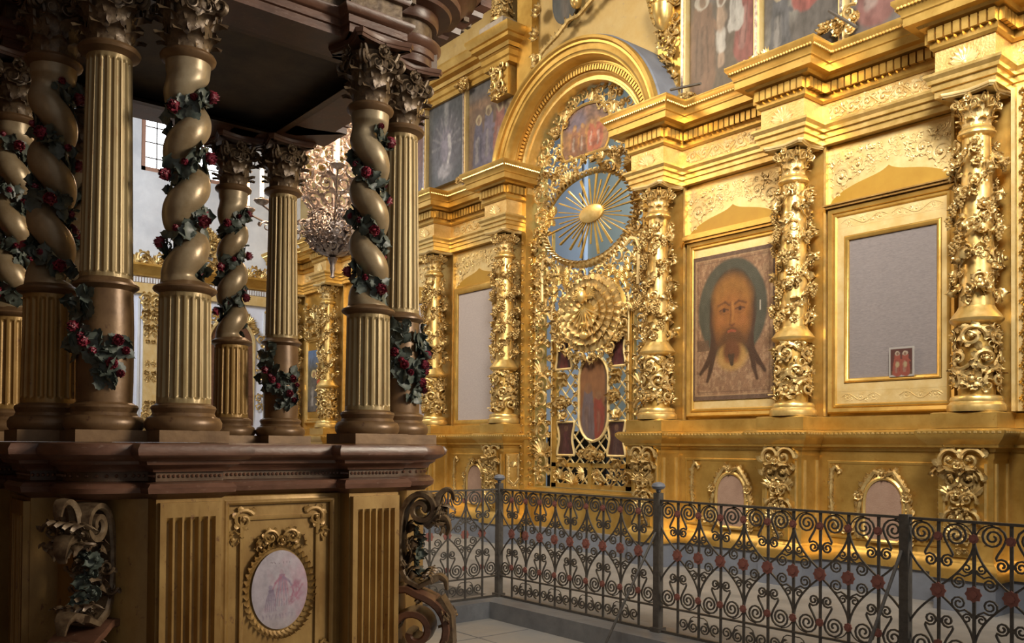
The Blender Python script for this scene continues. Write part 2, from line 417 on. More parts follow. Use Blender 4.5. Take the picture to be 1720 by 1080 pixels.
# floor slabs joints: thin dark grooves
jb = MB()
for x in np.arange(-13.4, 0, .95): jb.box(x, x + .012, -2, 4.95, -.001, .0015)
for y in np.arange(.4, 4.9, .8): jb.box(-14, 0, y, y + .012, -.001, .0017)
struct('trim_1', jb, KERB)
kb = MB(); kb.box(-6.72, 1.5, 4.98, 5.42, 0, .155); kb.box(-6.72, -6.38, 3.55, 4.98, 0, .155)
kbo = struct('trim_2', kb, KERB)

# side wall with window opening
wl = MB(); wy0, wy1, wz0, wz1 = 5.31, 7.05, 7.15, 8.75
wl.box(XL - .6, XL, -3, wy0, .13, 11); wl.box(XL - .6, XL, wy1, 9, .13, 11); wl.box(XL - .6, XL, wy0, wy1, .13, wz0); wl.box(XL - .6, XL, wy0, wy1, wz1, 11)
struct('wall_left', wl, PLAST)
wb = MB(); wb.box(XL - .62, XL + .03, -1.5, 4.95, .13, 11)
struct('trim_3', wb, PLAST)
wf = MB(); y0, y1 = wy0, wy1
for a, b, c, d in ((y0, y0 + .09, wz0, wz1), (y1 - .09, y1, wz0, wz1), (y0, y1, wz0, wz0 + .09), (y0, y1, wz1 - .09, wz1)): wf.box(XL - .22, XL - .02, a, b, c, d)
win = struct('window_1', wf, WOODF)
gb = MB()
for k in range(1, 5): yy = y0 + (y1 - y0) * k / 5; gb.box(XL - .16, XL - .14, yy - .012, yy + .012, wz0, wz1)
for k in range(1, 5): zz = wz0 + (wz1 - wz0) * k / 5; gb.box(XL - .16, XL - .14, y0, y1, zz - .012, zz + .012)
struct('window_bars', gb, IRON, win)
struct('window_pane', MB().box(XL - .2, XL - .18, y0 + .05, y1 - .05, wz0 + .05, wz1 - .05), PANE, win)
struct('wall_rear', MB().box(-18, 3, 13.0, 13.2, -.1, 11), APSE)
root = thing('altar_table', 'black-covered altar table seen through the lattice at the foot of the royal doors', 'altar', (-11.1, 11.0, .13))
part('covered_body', MB().box(-11.9, -10.4, 10.6, 11.4, .131, 1.80), BLACK, root); part('table_top', MB().box(-11.95, -10.35, 10.55, 11.45, 1.80, 1.86), BLACK, root)
struct('trim_4', MB().box(-16.2, -13.34, 12.9, 13.0, .13, 11), APSEL)

wfm = MB(); wfm.box(-11.5, -7.2, -3, .95, 0, 11); wfm.box(-7.2, -3.0, -3, .15, 0, 11); struct('added_shade_wall', wfm, DBROWN)  # added dark pier, extended out of view to keep light off the pedestal
YW = 8.6              # face of the lower icon wall
wr = MB(); wr.box(-7.58, -1.2, YW, YW + .2, .13, 5.9)
struct('wall_back_right', wr, GOLD)
wlf = MB(); wlf.box(XL, -10.12, YW, YW + .2, .13, 5.9)
struct('wall_back_left', wlf, GOLD)
# upper tier wall with the arch opening
ACX, ACZ = -8.84, 5.52
up = MB(); zt = 11.0; yu = 8.80
for x0, x1 in ((XL, ACX - 1.45), (ACX + 1.45, -1.2)): up.box(x0, x1, yu, yu + .15, 5.8, zt)
a_ = np.linspace(PI, 0, 33); arc = np.stack([ACX + 1.45 * np.cos(a_), ACZ + 1.45 * np.sin(a_)], 1); arc[:, 1] = np.maximum(arc[:, 1], 5.8)
top = np.stack([arc[:, 0], 0 * arc[:, 0] + zt], 1)
G = np.array([[[p[0], yu, p[1]], [q_[0], yu, q_[1]], [q_[0], yu + .15, q_[1]], [p[0], yu + .15, p[1]]] for p, q_ in zip(arc, top)])
up.grid(G, cv=True)
struct('wall_back_upper', up, GOLDW)

# ================================================================== lower icon wall: dado, ledge, entablature
COLX = {'C': -3.49, 'B': -5.39, 'A': -7.32, 'D': -10.38, 'E': -12.30, 'F': -14.21, 'G': -16.13, 'H': -17.85}
def ress(xs, hw, yf, yb, start, end):
    P = list(start)
    for x in xs: P += [(x - hw, yb), (x - hw, yf), (x + hw, yf), (x + hw, yb)]
    return P + list(end)
def side_path(side, hw, yf, yb, xe=-1.25):
    if side == 'R':
        P = ress([COLX['A'], COLX['B'], COLX['C']], hw, yf, yb, [], [(xe, yb)])
        P[0] = (COLX['A'] - hw, 8.59); return P
    P = ress([COLX[k] for k in 'HGFED'], hw, yf, yb, [(XL + .02, yb)], [])
    P[-1] = (COLX['D'] + hw, 8.59); return P
ARCH = [(-.09, 4.86), (.0, 4.86), (.0, 4.92), (.02, 4.925), (.02, 4.98), (.045, 4.985), (.045, 5.02), (.075, 5.05), (.075, 5.075), (-.09, 5.075)]
FRZ = [(-.09, 5.076), (-.005, 5.076), (-.005, 5.30), (-.09, 5.30)]
CORN = [(-.09, 5.301), (.01, 5.301), (.03, 5.325), (.03, 5.355), (.03, 5.36), (.03, 5.50), (.10, 5.515), (.12, 5.54), (.20, 5.545), (.20, 5.62), (.215, 5.63), (.215, 5.655), (.24, 5.70), (.28, 5.755), (.28, 5.79), (-.09, 5.80)]
for side, lab in (('R', 'gilded entablature with ressauts and dentils above the empty linen frame and the face icon'), ('L', 'gilded entablature with dentils beyond the arch, towards the white side wall')):
    pth = side_path(side, .27, 8.15, 8.5)
    root = thing('gilded_entablature', lab, 'entablature', (-5.0 if side == 'R' else -13.5, 8.4, 4.86))
    part('architrave', sweep(MB(), pth, ARCH), GOLDP, root)
    part('frieze', sweep(MB(), pth, FRZ), GOLDD, root)
    part('cornice', sweep(MB(), pth, CORN), GOLD, root)
    dn = MB()
    for (c, d, n_) in along(offset_path(pth, .05, False), .076):
        p = c + n_ * .010; a, b = p - d * .029, p + d * .029
        V = []
        for q in (a, b):
            for s_ in (-.024, .022):
                for z in (5.385, 5.492): V.append((*(q + n_ * s_), z))
        dn.add(V, [(0, 1, 3, 2), (4, 6, 7, 5), (0, 4, 5, 1), (2, 3, 7, 6), (0, 2, 6, 4), (1, 5, 7, 3)])
    o = part('dentil_course', dn, GOLD, root); o['kind'] = 'stuff'
    orn = MB()
    for (a, b) in zip(pth[:-1], pth[1:]):
        L = math.hypot(b[0] - a[0], b[1] - a[1])
        if abs(b[1] - a[1]) > 1e-6: continue
        f = flat_map(0, a[1] + .004, 0)
        if L > .8:
            rinceau(orn, f, a[0] + .08, b[0] - .08, 5.19, .19, .3, .035, .17); carve(orn, f, a[0] + .06, b[0] - .06, 5.10, 5.28, .075, rng, .8, .4, (SP, SCT))
        else: orn.tpl(SH, np.diag([.2, .2, .08]), ((a[0] + b[0]) / 2, 5.19, 0), f)
    part('frieze_relief', orn, GOLDPALE, root)
    # beaded leaf moulding on the cyma, and scrolls on the corona
    bd = MB()
    for (c, d, n_) in along(offset_path(pth, .245, False), .034):
        bd.sphere((c[0] + n_[0] * .008, c[1] + n_[1] * .008, 5.715), .017, 5, 3)
    o = part('bead_moulding', bd, GOLDP, root); o['kind'] = 'stuff'
LEDG = [(-.09, 1.575), (.03, 1.575), (.035, 1.60), (.07, 1.615), (.07, 1.64), (.10, 1.67), (.13, 1.70), (.15, 1.735), (.15, 1.765), (.12, 1.785), (-.09, 1.79)]
ATT = [(-.09, 1.791), (.0, 1.791), (.0, 1.925), (-.02, 1.935), (-.09, 1.94)]
DAD = [(-.09, .42), (.055, .42), (.055, .50), (.045, .52), (.03, .56), (.02, .57), (.0, .60), (.0, 1.50), (.015, 1.52), (.015, 1.575), (-.09, 1.575)]
PLN = [(-.09, .131), (.03, .131), (.03, .418), (-.09, .418)]
for side, lab in (('R', 'with projecting pedestals below the face icon and the empty linen frame'), ('L', 'with projecting pedestals beyond the doors, below the lilac linen panels')):
    pth = side_path(side, .24, 8.16, 8.50, -2.95); pa = side_path(side, .29, 8.11, 8.50, -2.95)
    ox = -5.0 if side == 'R' else -13.5
    root = thing('gilded_dado', 'gilded dado ' + lab, 'dado', (ox, 8.4, .13))
    part('dado_body', sweep(MB(), pth, DAD), GOLD, root)
    part('plinth', sweep(MB(), pth, PLN), SLATE, root, 'blue-grey painted plinth')
    part('ledge', sweep(MB(), pth, LEDG), GOLD, root)
    part('attic_band', sweep(MB(), pa, ATT), GOLD, root)
    bd = MB()
    for (c, d, n_) in along(offset_path(pth, .14, False), .05):
        bd.sphere((c[0], c[1], 1.75), .02, 6, 3, (1.3 if abs(d[0]) > .5 else 1, 1 if abs(d[0]) > .5 else 1.3, .8))
    o = part('egg_moulding', bd, GOLDP, root); o['kind'] = 'stuff'
    for xa, xb in (((COLX['A'], COLX['B']), (COLX['B'], COLX['C'])) if side == 'R' else ((COLX['E'], COLX['D']), (COLX['F'], COLX['E']))):
        pm = MB(); frame_sweep(pm, xa + .37, xb - .37, .68, 1.44, 8.501, [(0, 0), (0, .008), (.012, .014), (.02, .014), (.03, .004), (.03, 0)]); part('panel_moulding', pm, GOLD, root)
    # fillet strips on the pedestals
    for k in ('ABC' if side == 'R' else 'DEFGH'):
        x = COLX[k]
        for b_ in ((x + .24, x + .256, 8.20, 8.23), (x + .24, x + .256, 8.43, 8.46), (x - .19, x - .17, 8.145, 8.162), (x + .17, x + .19, 8.145, 8.162)): part('fillet', MB().box(*b_, .75, 1.47), GOLDP, root)

# flat pilaster strips behind the columns
for k in 'ABCDEFGH':
    x = COLX[k]; mb = MB(); mb.box(x - .27, x + .27, 8.575, 8.60, 1.94, 4.86)
    words_ = {'A': 'nearer side of the door opening', 'B': 'between the face icon and the empty linen frame', 'C': 'on the near edge of the empty frame', 'D': 'farther side of the door opening',
              'E': 'between the lilac linen panels', 'F': 'behind the wooden canopy columns', 'G': 'near the narrow saint panel', 'H': 'next to the white side wall'}[k]
    root = thing('backing_pilaster', 'gilded pilaster strip behind a vine column ' + words_, 'pilaster', (x, 8.56, 1.94), 'backing pilasters')
    part('strip', mb, GOLD, root)
    e = MB(); e.box(x - .29, x - .262, 8.54, 8.60, 1.94, 4.86); e.box(x + .262, x + .29, 8.54, 8.60, 1.94, 4.86)
    part('edge_moulding', e, GOLDP, root)

# ------------------------------------------------------------------ gilded vine columns
def capital_parts(mb, r, h, o, rnd, vol=1.0, rows=2):
    """Corinthian capital: bell, leaf rows, corner volutes, abacus; r = neck radius"""
    cx, cy, z0 = o
    mb.lathe([(r * .98, 0), (r * .98, h * .3), (r * 1.05, h * .6), (r * 1.35, h * .86), (r * 1.4, h * .88)], 16, (cx, cy, z0))
    for row in range(rows):
        n = 8; zz = z0 + h * (.03 + .27 * row); L = h * (.42 if row == 0 else .5)
        for i in range(n):
            a = 2 * PI * (i + .5 * row) / n
            f = np.array([[-math.sin(a), 0, math.cos(a)], [math.cos(a), 0, math.sin(a)], [0, 1, 0]])
            s_ = L
            mb.tpl(LFC, f @ np.diag([s_ * .85, s_, s_ * .8]), (cx + r * (.98 + .06 * row) * math.cos(a), cy + r * (.98 + .06 * row) * math.sin(a), zz))
    for i in range(4):
        a = PI / 4 + i * PI / 2; d = np.array([math.cos(a), math.sin(a), 0]); t_ = np.array([-d[1], d[0], 0])
        for sgn in (-1, 1):
            P = spiral(1.4, h * .17 * vol, h * .03, 22, PI / 2, 0, 0)
            c = np.array([cx, cy, z0 + h * .74]) + d * r * 1.55 * vol + t_ * sgn * r * .10
            W_ = c + P[:, 0:1] * d * (1) + P[:, 1:2] * np.array([0, 0, 1.])
            st = np.array([cx, cy, z0 + h * .42]) + d * r * 1.0 + t_ * sgn * r * .35
            W_ = np.concatenate([np.linspace(st, W_[0], 6)[:-1] + np.array([0, 0, 1]) * (np.sin(np.linspace(0, PI, 6))[:-1, None] * h * .05), W_])
            mb.tube(W_, np.linspace(h * .035, h * .028, len(W_)), 5, up=t_)
        mb.sphere(np.array([cx, cy, z0 + h * .74]) + d * r * 1.55 * vol, h * .045, 6, 4)
    for i in range(4):
        a = i * PI / 2; d = np.array([math.cos(a), math.sin(a), 0]); f = np.array([[-d[1], 0, d[0]], [d[0], 0, d[1]], [0, 1, 0]])
        s_ = h * .42; mb.tpl(FL, f.T.T @ np.diag([s_, s_, s_ * .7]) if False else np.stack([np.array([-d[1], d[0], 0]), np.array([0, 0, 1.]), d], 1) * s_, np.array([cx, cy, z0 + h * .86]) + d * r * 1.32)
        for sg in (-1, 1):
            A = np.stack([np.array([-d[1], d[0], 0]) * sg, np.array([0, 0, 1.]), d], 1) * h * .34
            mb.tpl(SCT, A, np.array([cx, cy, z0 + h * .66]) + d * r * 1.25 + np.array([-d[1], d[0], 0]) * sg * r * .38)
def abacus(mb, R, z0, z1, o):
    pts = []
    for i in range(4):
        a = PI / 4 + i * PI / 2; c = np.array([math.cos(a), math.sin(a)]) * R * 1.32; t_ = np.array([-math.sin(a), math.cos(a)])
        pts += [c - t_ * .09 * R, c + t_ * .09 * R]
        a2 = a + PI / 4
        for f in (-.5, 0, .5):
            dd = np.array([math.cos(a2), math.sin(a2)]); tt = np.array([-dd[1], dd[0]])
            pts.append(dd * R * (.78 + .10 * abs(f) * 2) + tt * f * R)
    H = z1 - z0
    sweep(mb, np.array(pts) + np.array(o)[:2], [(-R * .3, z0), (-.03 * R, z0), (0, z0 + H * .35), (0.03 * R, z0 + H * .4), (.06 * R, z0 + H * .8), (.06 * R, z1), (-R * .3, z1)], True)

def vine_column(x, y, label, seed, detail=1.0):
    rnd = random.Random(seed)
    root = thing('vine_column', label, 'column', (x, y, 1.94), 'gilded vine columns of the icon wall')
    part('base', MB().lathe([(.245, 1.941), (.25, 1.965), (.245, 2.0), (.228, 2.015), (.22, 2.03), (.225, 2.05), (.215, 2.075), (.19, 2.085), (.17, 2.09)], 28, (x, y, 0)), GOLDP, root)
    dr = part('drum', MB().lathe([(.155, 2.085), (.155, 2.76)], 20, (x, y, 0)), GOLD, root)
    part('drum_ring', MB().lathe([(.17, 2.73), (.20, 2.745), (.222, 2.765), (.228, 2.785), (.215, 2.80), (.20, 2.825), (.165, 2.87), (.15, 2.90)], 28, (x, y, 0)), GOLDP, root)
    oc = MB(); f = cyl_map(x, y, 0, .168); ci = 2 * PI * .168
    for row, zc in enumerate((2.235, 2.42, 2.615)):
        for i in range(5):
            u = ci * (i + .5 * (row % 2)) / 5 + .03; kind = SC if (i + row) % 3 else FL
            s_ = .25; A = rot2(rnd.uniform(-.5, .5) + (PI if row == 1 else 0)) @ np.diag([s_, s_, s_ * .8])
            if (i + row) % 2: A = A @ FLIP
            oc.tpl(kind, A, (u, zc, 0), f)
    carve(oc, f, 0, ci, 2.12, 2.73, .13, rnd, .9, 1.2, (SCT, LFm, SP))
    part('openwork_scrolls', oc, GOLDC, dr)
    part('shaft', MB().lathe([(.15, 2.86), (.142, 3.1), (.145, 3.4), (.135, 3.8), (.125, 4.2), (.118, 4.46)], 24, (x, y, 0)), GOLDP, root)
    vn = MB(); lv = MB(); fr = MB()
    for s0 in (0, 2.1, 4.2):
        t = np.linspace(0, 1, 90); z = 2.92 + 1.5 * t; a = s0 + rnd.uniform(-.4, .4) + t * 2 * PI * 1.55
        r = .158 + .022 * np.sin(t * 40 + s0)
        P = np.stack([x + r * np.cos(a), y + r * np.sin(a), z + .03 * np.sin(t * 33)], 1); vn.tube(P, .0125, 5)
        for i in range(2, 88, 2):
            d = np.array([math.cos(a[i]), math.sin(a[i]), 0]); tt = np.array([-d[1], d[0], 0]); b = rnd.uniform(-2.4, 2.4)
            e1 = tt * math.cos(b) + np.array([0, 0, 1]) * math.sin(b); e2 = np.cross(d, e1)
            s_ = rnd.uniform(.09, .155); A = np.stack([e1, e2, d], 1) * s_
            k = rnd.random()
            (lv if k < .75 else lv).tpl(SP if k < .35 else (LFC if k < .6 else (SCT if k < .85 else FL)), A, P[i] + d * rnd.uniform(0, .03))
            if rnd.random() < .13: berry_cluster(fr, P[i] + d * .05, .036, .12, 18, rnd)
            if rnd.random() < .08: fr.sphere(P[i] + d * .07, .024, 7, 5)
    carve(lv, cyl_map(x, y, 0, .142), 0, .89, 2.93, 4.42, .15, rnd, .72, 1.1, (SP, SCT, FL, SC))
    vs = part('vine_stem', vn, GOLDC, root); part('vine_leaves', lv, GOLDC, vs); part('grapes', fr, GOLDC, vs)
    part('neck_ring', MB().lathe([(.12, 4.445), (.15, 4.46), (.162, 4.475), (.162, 4.49), (.145, 4.505), (.15, 4.52), (.13, 4.54), (.12, 4.55)], 24, (x, y, 0)), GOLDP, root)
    cp = MB(); capital_parts(cp, .125, .29, (x, y, 4.54), rnd); part('capital', cp, GOLDC, root)
    ab = MB(); abacus(ab, .235, 4.825, 4.86, (x, y)); part('abacus', ab, GOLDPALE, root)
    return root
LFm = (LF[0] - np.array([0, .5, 0]), LF[1], LF[2])
CL = {'A': 'gilded vine column just to the near side of the door opening, beside the sunburst', 'B': 'gilded vine column between the face icon and the empty linen frame', 'C': 'gilded vine column between the empty linen frame and the dark doorway',
      'D': 'gilded vine column on the far side of the door opening, beside the lilac linen panel', 'E': 'gilded vine column between the two lilac linen panels, near the fluted canopy column', 'F': 'gilded vine column behind the front twisted canopy column',
      'G': 'gilded vine column seen under the chandelier through the canopy', 'H': 'farthest gilded vine column, next to the white side wall'}
pillars = {}
va = vine_column(COLX['A'] + .03, 8.33, CL['A'], 3); vc = vine_column(COLX['C'] + .03, 8.33, CL['C'], 8); vb = vine_column(COLX['B'] + .03, 8.33, CL['B'], 5)
for k, src in (('D', vb), ('E', va), ('F', vc), ('G', va), ('H', vb)): dup(src, (COLX[k] + .03, 8.33, 1.94), CL[k])

# ------------------------------------------------------------------ frames on the wall
def engraved_spandrels(name, xc, hw, zlo, zap, zt, y, label):
    """pointed ochre arch field with incised leaf scrolls each side"""
    root = thing(name, label, 'relief panel', (xc, y, zlo))
    t = np.linspace(-1, 1, 41); zz = zlo + .05 + (zap - zlo - .05) * (.76 * np.clip(1 - t ** 2, 0, 1) ** .62 + .24 * np.exp(-(np.abs(t) / .13)))
    pts = [(xc + hw * t_, z) for t_, z in zip(t, zz)] + [(xc + hw, zlo - .1), (xc - hw, zlo - .1)]
    part('pointed_field', MB().poly_prism(pts, lambda a, b: (a, y - .022, b), lambda a, b: (a, y, b)), OCHRE, root)
    part('pale_field', MB().box(xc - .69, xc + .69, y - .006, y, zlo, zt + .03), GOLDPALE, root)
    r = MB(); f = flat_map(0, y - .006, 0)
    for sg in (-1, 1):
        F_ = FLIP if sg < 0 else np.eye(3)
        for (dx, dz, s_, rt) in ((.52, .05, .26, 0), (.34, .14, .2, .6), (.56, -.14, .2, 2.0), (.18, .2, .13, 1.2), (.60, -.33, .16, .4), (.44, .24, .14, 3), (.62, .22, .14, 1)):
            r.tpl(SC if s_ > .15 else SP, F_ @ rot2(rt) @ np.diag([s_, s_, s_ * .30]), (xc + sg * dx, zap + dz - .05, 0), f)
    carve(r, f, xc - .68, xc + .68, zlo + .15, zt - .02, .10, random.Random(4), .95, .28, (SP, SCT), lambda u, v: v > np.interp((u - xc) / hw, t, zz) + .07 + .06 * abs(u - xc))
    part('leaf_scroll_relief', r, GOLDPALE, root)
    return root
for xc, w_ in ((-6.34, 'above the face icon'), (-4.42, 'above the empty linen frame'), (-11.34, 'above the nearer lilac linen panel'), (-13.26, 'above the farther lilac linen panel')):
    engraved_spandrels('arched_spandrel', xc, .66, 4.16, 4.50, 4.8, YW, 'gilded spandrel of incised scrolls round an ochre pointed arch ' + w_)

OUT = [(-.0, 0), (.0, .04), (.012, .055), (.03, .055), (.042, .04), (.05, .06), (.085, .075), (.10, .06), (.10, 0)]
# empty frame with linen
root = thing('picture_frame', 'gilded frame holding only grey linen, with a small print card inside', 'frame', (-4.40, YW, 1.98))
mb = MB(); frame_sweep(mb, -4.98, -3.83, 2.07, 4.06, YW, OUT); part('outer_moulding', mb, GOLD, root)
mb = MB(); mb.box(-5.09, -3.72, YW - .10, YW, 4.16, 4.185); mb.box(-5.11, -3.70, YW - .12, YW, 4.186, 4.20); part('top_moulding', mb, AGED, root, 'brownish top edge')
mb = MB(); frame_sweep(mb, -4.90, -3.88, 2.285, 3.85, YW, [(0, 0), (0, .035), (.085, .035), (.085, 0)])
part('flat_surround', mb, GOLDPALE, root)
for a_, b_ in ((3.936, 4.07), (2.07, 2.199)): part('flat_band', MB().box(-4.98, -3.80, YW - .035, YW, a_, b_), GOLDPALE, root)
mb = MB(); frame_sweep(mb, -4.86, -3.92, 2.325, 3.81, YW, [(-.01, 0), (-.01, .03), (0, .045), (.02, .055), (.035, .045), (.035, 0)]); part('inner_moulding', mb, GOLD, root)
mb = MB(); f = flat_map(0, YW - .034, 0); 
for a_, b_, c_ in ((-4.93, -4.42, 3.995), (-4.38, -3.87, 3.995), (-4.93, -4.5, 2.14), (-4.3, -3.87, 2.14)): mb = MB(); rinceau(mb, f, a_, b_, c_, .115, .25, .035, .17); carve(mb, f, a_, b_, c_ - .045, c_ + .045, .07, rng, .8, .25, (SP, SCT)); part('engraved_scroll', mb, GOLDPALE, root)
part('linen', MB().box(-4.88, -3.90, YW - .016, YW - .001, 2.30, 3.83), CLOTH, root, 'grey linen filling')
# print card leaning in the frame
p = Paint(40, 56, .25, .32); p.fill((.60, .57, .55)); m_ = ((p.u > .07) & (p.u < .93) & (p.v > .06) & (p.v < .94)).astype(float); p.mix(m_, (.13, .05, .045)); p.mix(m_ * (p.v < .2), (.16, .10, .06))
for dx in (.085, .165):
    figure(p, dx, .035, .24, (.42, .11, .08), (.5, .42, .32), (.62, .5, .4), (.3, .17, .12)); p.ell(dx, .13, .02, .03, (.55, .42, .25), .01)
p.c *= .42
root = thing('print_card', 'small printed icon card with two red-robed saints, leaning inside the empty linen frame', 'card', (-4.27, YW - .05, 2.29))
part('card_back', MB().box(-4.395, -4.14, YW - .057, YW - .054, 2.322, 2.62), WHITE, root)
panel('card_front', p, -4.395, -4.14, 2.322, 2.62, YW - .062, root, depth=.004)

# face icon: icon panel in gilded frame
W_, H_ = 1.22, 1.75
p = Paint(190, 270, W_, H_); p.fill((.31, .20, .14)); n1 = fbm(p.u, p.v, 34, 5, 3); n2 = fbm(p.u, p.v, 60, 9, 2)
p.mix((n1 > .05) * .6, (.48, .36, .26)); p.mix((n2 > .12) * .5, (.22, .14, .10))
edge = np.minimum(np.minimum(p.x, W_ - p.x), np.minimum(p.y, H_ - p.y)); p.mix((edge < .05) * .75, (.10, .07, .07)); p.mix(((edge > .05) & (edge < .065)) * .6, (.5, .38, .25)); p.mix(((edge > .09) & (edge < .1)) * .5, (.14, .09, .07))
p.wob = p.wob * .22; cx, cy = .60, 1.02
p.ell(cx, cy + .05, .50, .60, (.085, .095, .085), .03); p.ell(cx + .01, cy + .04, .345, .49, (.07, .06, .05), .02)
hc = (.075, .042, .03)
for sg in (-1, 1):
    p.seg([(cx + sg * .20, cy + .32), (cx + sg * .265, cy + .12), (cx + sg * .275, cy - .12), (cx + sg * .25, cy - .34)], .055, hc, .03)
    p.seg([(cx + sg * .25, cy - .30), (cx + sg * .29, cy - .46), (cx + sg * .38, cy - .60), (cx + sg * .47, cy - .70)], .06, hc, .02, r2=.022)
    p.seg([(cx + sg * .24, cy - .32), (cx + sg * .28, cy - .50), (cx + sg * .31, cy - .64), (cx + sg * .36, cy - .79)], .055, hc, .02, r2=.020)
p.ell(cx, cy + .04, .285, .44, (.17, .085, .035), .08); p.ell(cx, cy + .19, .27, .25, (.32, .165, .05), .12); p.ell(cx, cy - .08, .25, .33, (.34, .155, .05), .12)
p.ell(cx, cy - .40, .19, .17, (.10, .055, .03), .08); p.ell(cx, cy - .33, .215, .17, (.13, .065, .03), .12, a=.85)
p.ell(cx, cy - .52, .22, .16, (.50, .33, .12), .05, a=.8); p.ell(cx, cy - .45, .13, .14, (.16, .07, .035), .06)
p.ell(cx, cy - .56, .10, .035, (.28, .12, .05), .04, a=.7)
p.seg([(cx - .03, cy - .50), (cx, cy - .60), (cx + .02, cy - .50)], .025, (.07, .045, .03), .02)
for sg in (-1, 1):
    p.seg([(cx + sg * .035, cy + .10), (cx + sg * .10, cy + .135), (cx + sg * .20, cy + .10)], .013, (.13, .055, .03), .02, .85)
    p.ell(cx + sg * .115, cy + .035, .065, .026, (.22, .10, .05), .02, a=.8); p.ell(cx + sg * .115, cy + .035, .022, .02, (.05, .025, .02), .01)
    p.seg([(cx + sg * .05, cy + .04), (cx + sg * .115, cy + .062), (cx + sg * .18, cy + .035)], .007, (.08, .035, .025), .01)
    p.seg([(cx + sg * .05, cy - .0), (cx + sg * .12, cy - .015), (cx + sg * .18, cy + .01)], .005, (.16, .07, .035), .02, .6)
    p.ell(cx + sg * .15, cy - .10, .06, .05, (.40, .17, .07), .08, a=.5)
    p.seg([(cx + sg * .01, cy - .175), (cx + sg * .06, cy - .20), (cx + sg * .11, cy - .26)], .013, (.13, .06, .03), .025, .8)
p.seg([(cx - .018, cy + .13), (cx - .016, cy - .02), (cx - .03, cy - .12)], .006, (.17, .075, .035), .012, .8)
p.seg([(cx + .016, cy + .12), (cx + .014, cy - .10)], .012, (.46, .24, .09), .02, .7)
p.seg([(cx - .035, cy - .135), (cx, cy - .15), (cx + .035, cy - .135)], .009, (.15, .06, .035), .012)
p.seg([(cx - .05, cy - .215), (cx, cy - .205), (cx + .05, cy - .215)], .013, (.34, .10, .06), .012)
p.mix(((p.x > .08) & (p.x < .26) & (abs(p.y - .66) < .065)) * .75, (.12, .08, .06)); p.mix(((abs(p.x - 1.0) < .008) & (abs(p.y - 1.07) < .06)) * .8, (.5, .5, .5))
p.noise(20, .22, 3); p.c *= np.array([.68, .60, .50])
root = thing('framed_icon', 'dark icon of a bearded face with long hair and grey halo in a gilded frame', 'icon', (-6.32, YW, 1.98))
mb = MB(); frame_sweep(mb, -6.90, -5.74, 2.07, 4.03, YW, OUT); part('frame', mb, GOLD, root)
mb = MB(); mb.box(-7.0, -5.64, YW - .10, YW, 4.125, 4.16); mb.box(-7.02, -5.62, YW - .13, YW, 4.155, 4.20); mb.box(-7.02, -5.62, YW - .09, YW, 4.2, 4.23); part('top_moulding', mb, GOLD, root)
for a_, b_ in ((3.93, 4.04), (2.06, 2.17)): part('flat_band', MB().box(-6.91, -5.73, YW - .03, YW, a_, b_), GOLDPALE, root)
panel('icon_panel', p, -6.92, -5.72, 2.17, 3.93, YW - .045, root, PAINTM)

# lilac linen panels beyond the doors
for xc, lab in ((-11.36, 'empty gilded frame filled with lilac-grey linen, beside the door opening'), (-13.27, 'empty linen-filled frame seen past the fluted canopy column, farther one')):
    root = thing('linen_panel', lab, 'frame', (xc, YW, 1.98))
    mb = MB(); frame_sweep(mb, xc - .52, xc + .52, 2.02, 4.13, YW, [(0, 0), (0, .05), (.03, .07), (.07, .075), (.10, .06), (.12, .03), (.12, 0)]); part('frame', mb, GOLD, root)
    part('linen', MB().box(xc - .53, xc + .53, YW - .03, YW - .001, 2.0, 4.15), PCLOTH, root)
# narrow saint panel under the chandelier
p = Paint(60, 120, 1.0, 2.0); p.fill((.10, .09, .06)); p.mix(np.clip((p.y - 1.3) * 1.5, 0, 1), (.10, .16, .28)); p.mix((p.y < .35) * .8, (.05, .04, .05)); figure(p, .62, .15, 1.35, (.42, .08, .035), (.3, .25, .15)); figure(p, .3, .15, 1.2, (.10, .09, .08)); p.noise(14, .6, 4)
xc = -16.99
root = thing('saint_panel', 'narrow dark icon of red-robed saint under leafy gilded crest, seen under the chandelier', 'icon', (xc, YW, 1.95))
mb = MB(); frame_sweep(mb, xc - .45, xc + .45, 2.15, 3.8, YW, OUT); part('frame', mb, GOLDP, root)
for a_, b_ in ((3.62, 3.82), (2.13, 2.3)): part('flat_band', MB().box(xc - .46, xc + .46, YW - .03, YW, a_, b_), GOLD, root)
panel('painting', p, xc - .46, xc + .46, 2.3, 3.62, YW - .04, root)
mb = MB(); carve(mb, flat_map(0, YW - .04, 0), xc - .55, xc + .6, 3.85, 4.6, .24, rng, 1.1, 1.0); part('leaf_crest', mb, GOLDC, root)

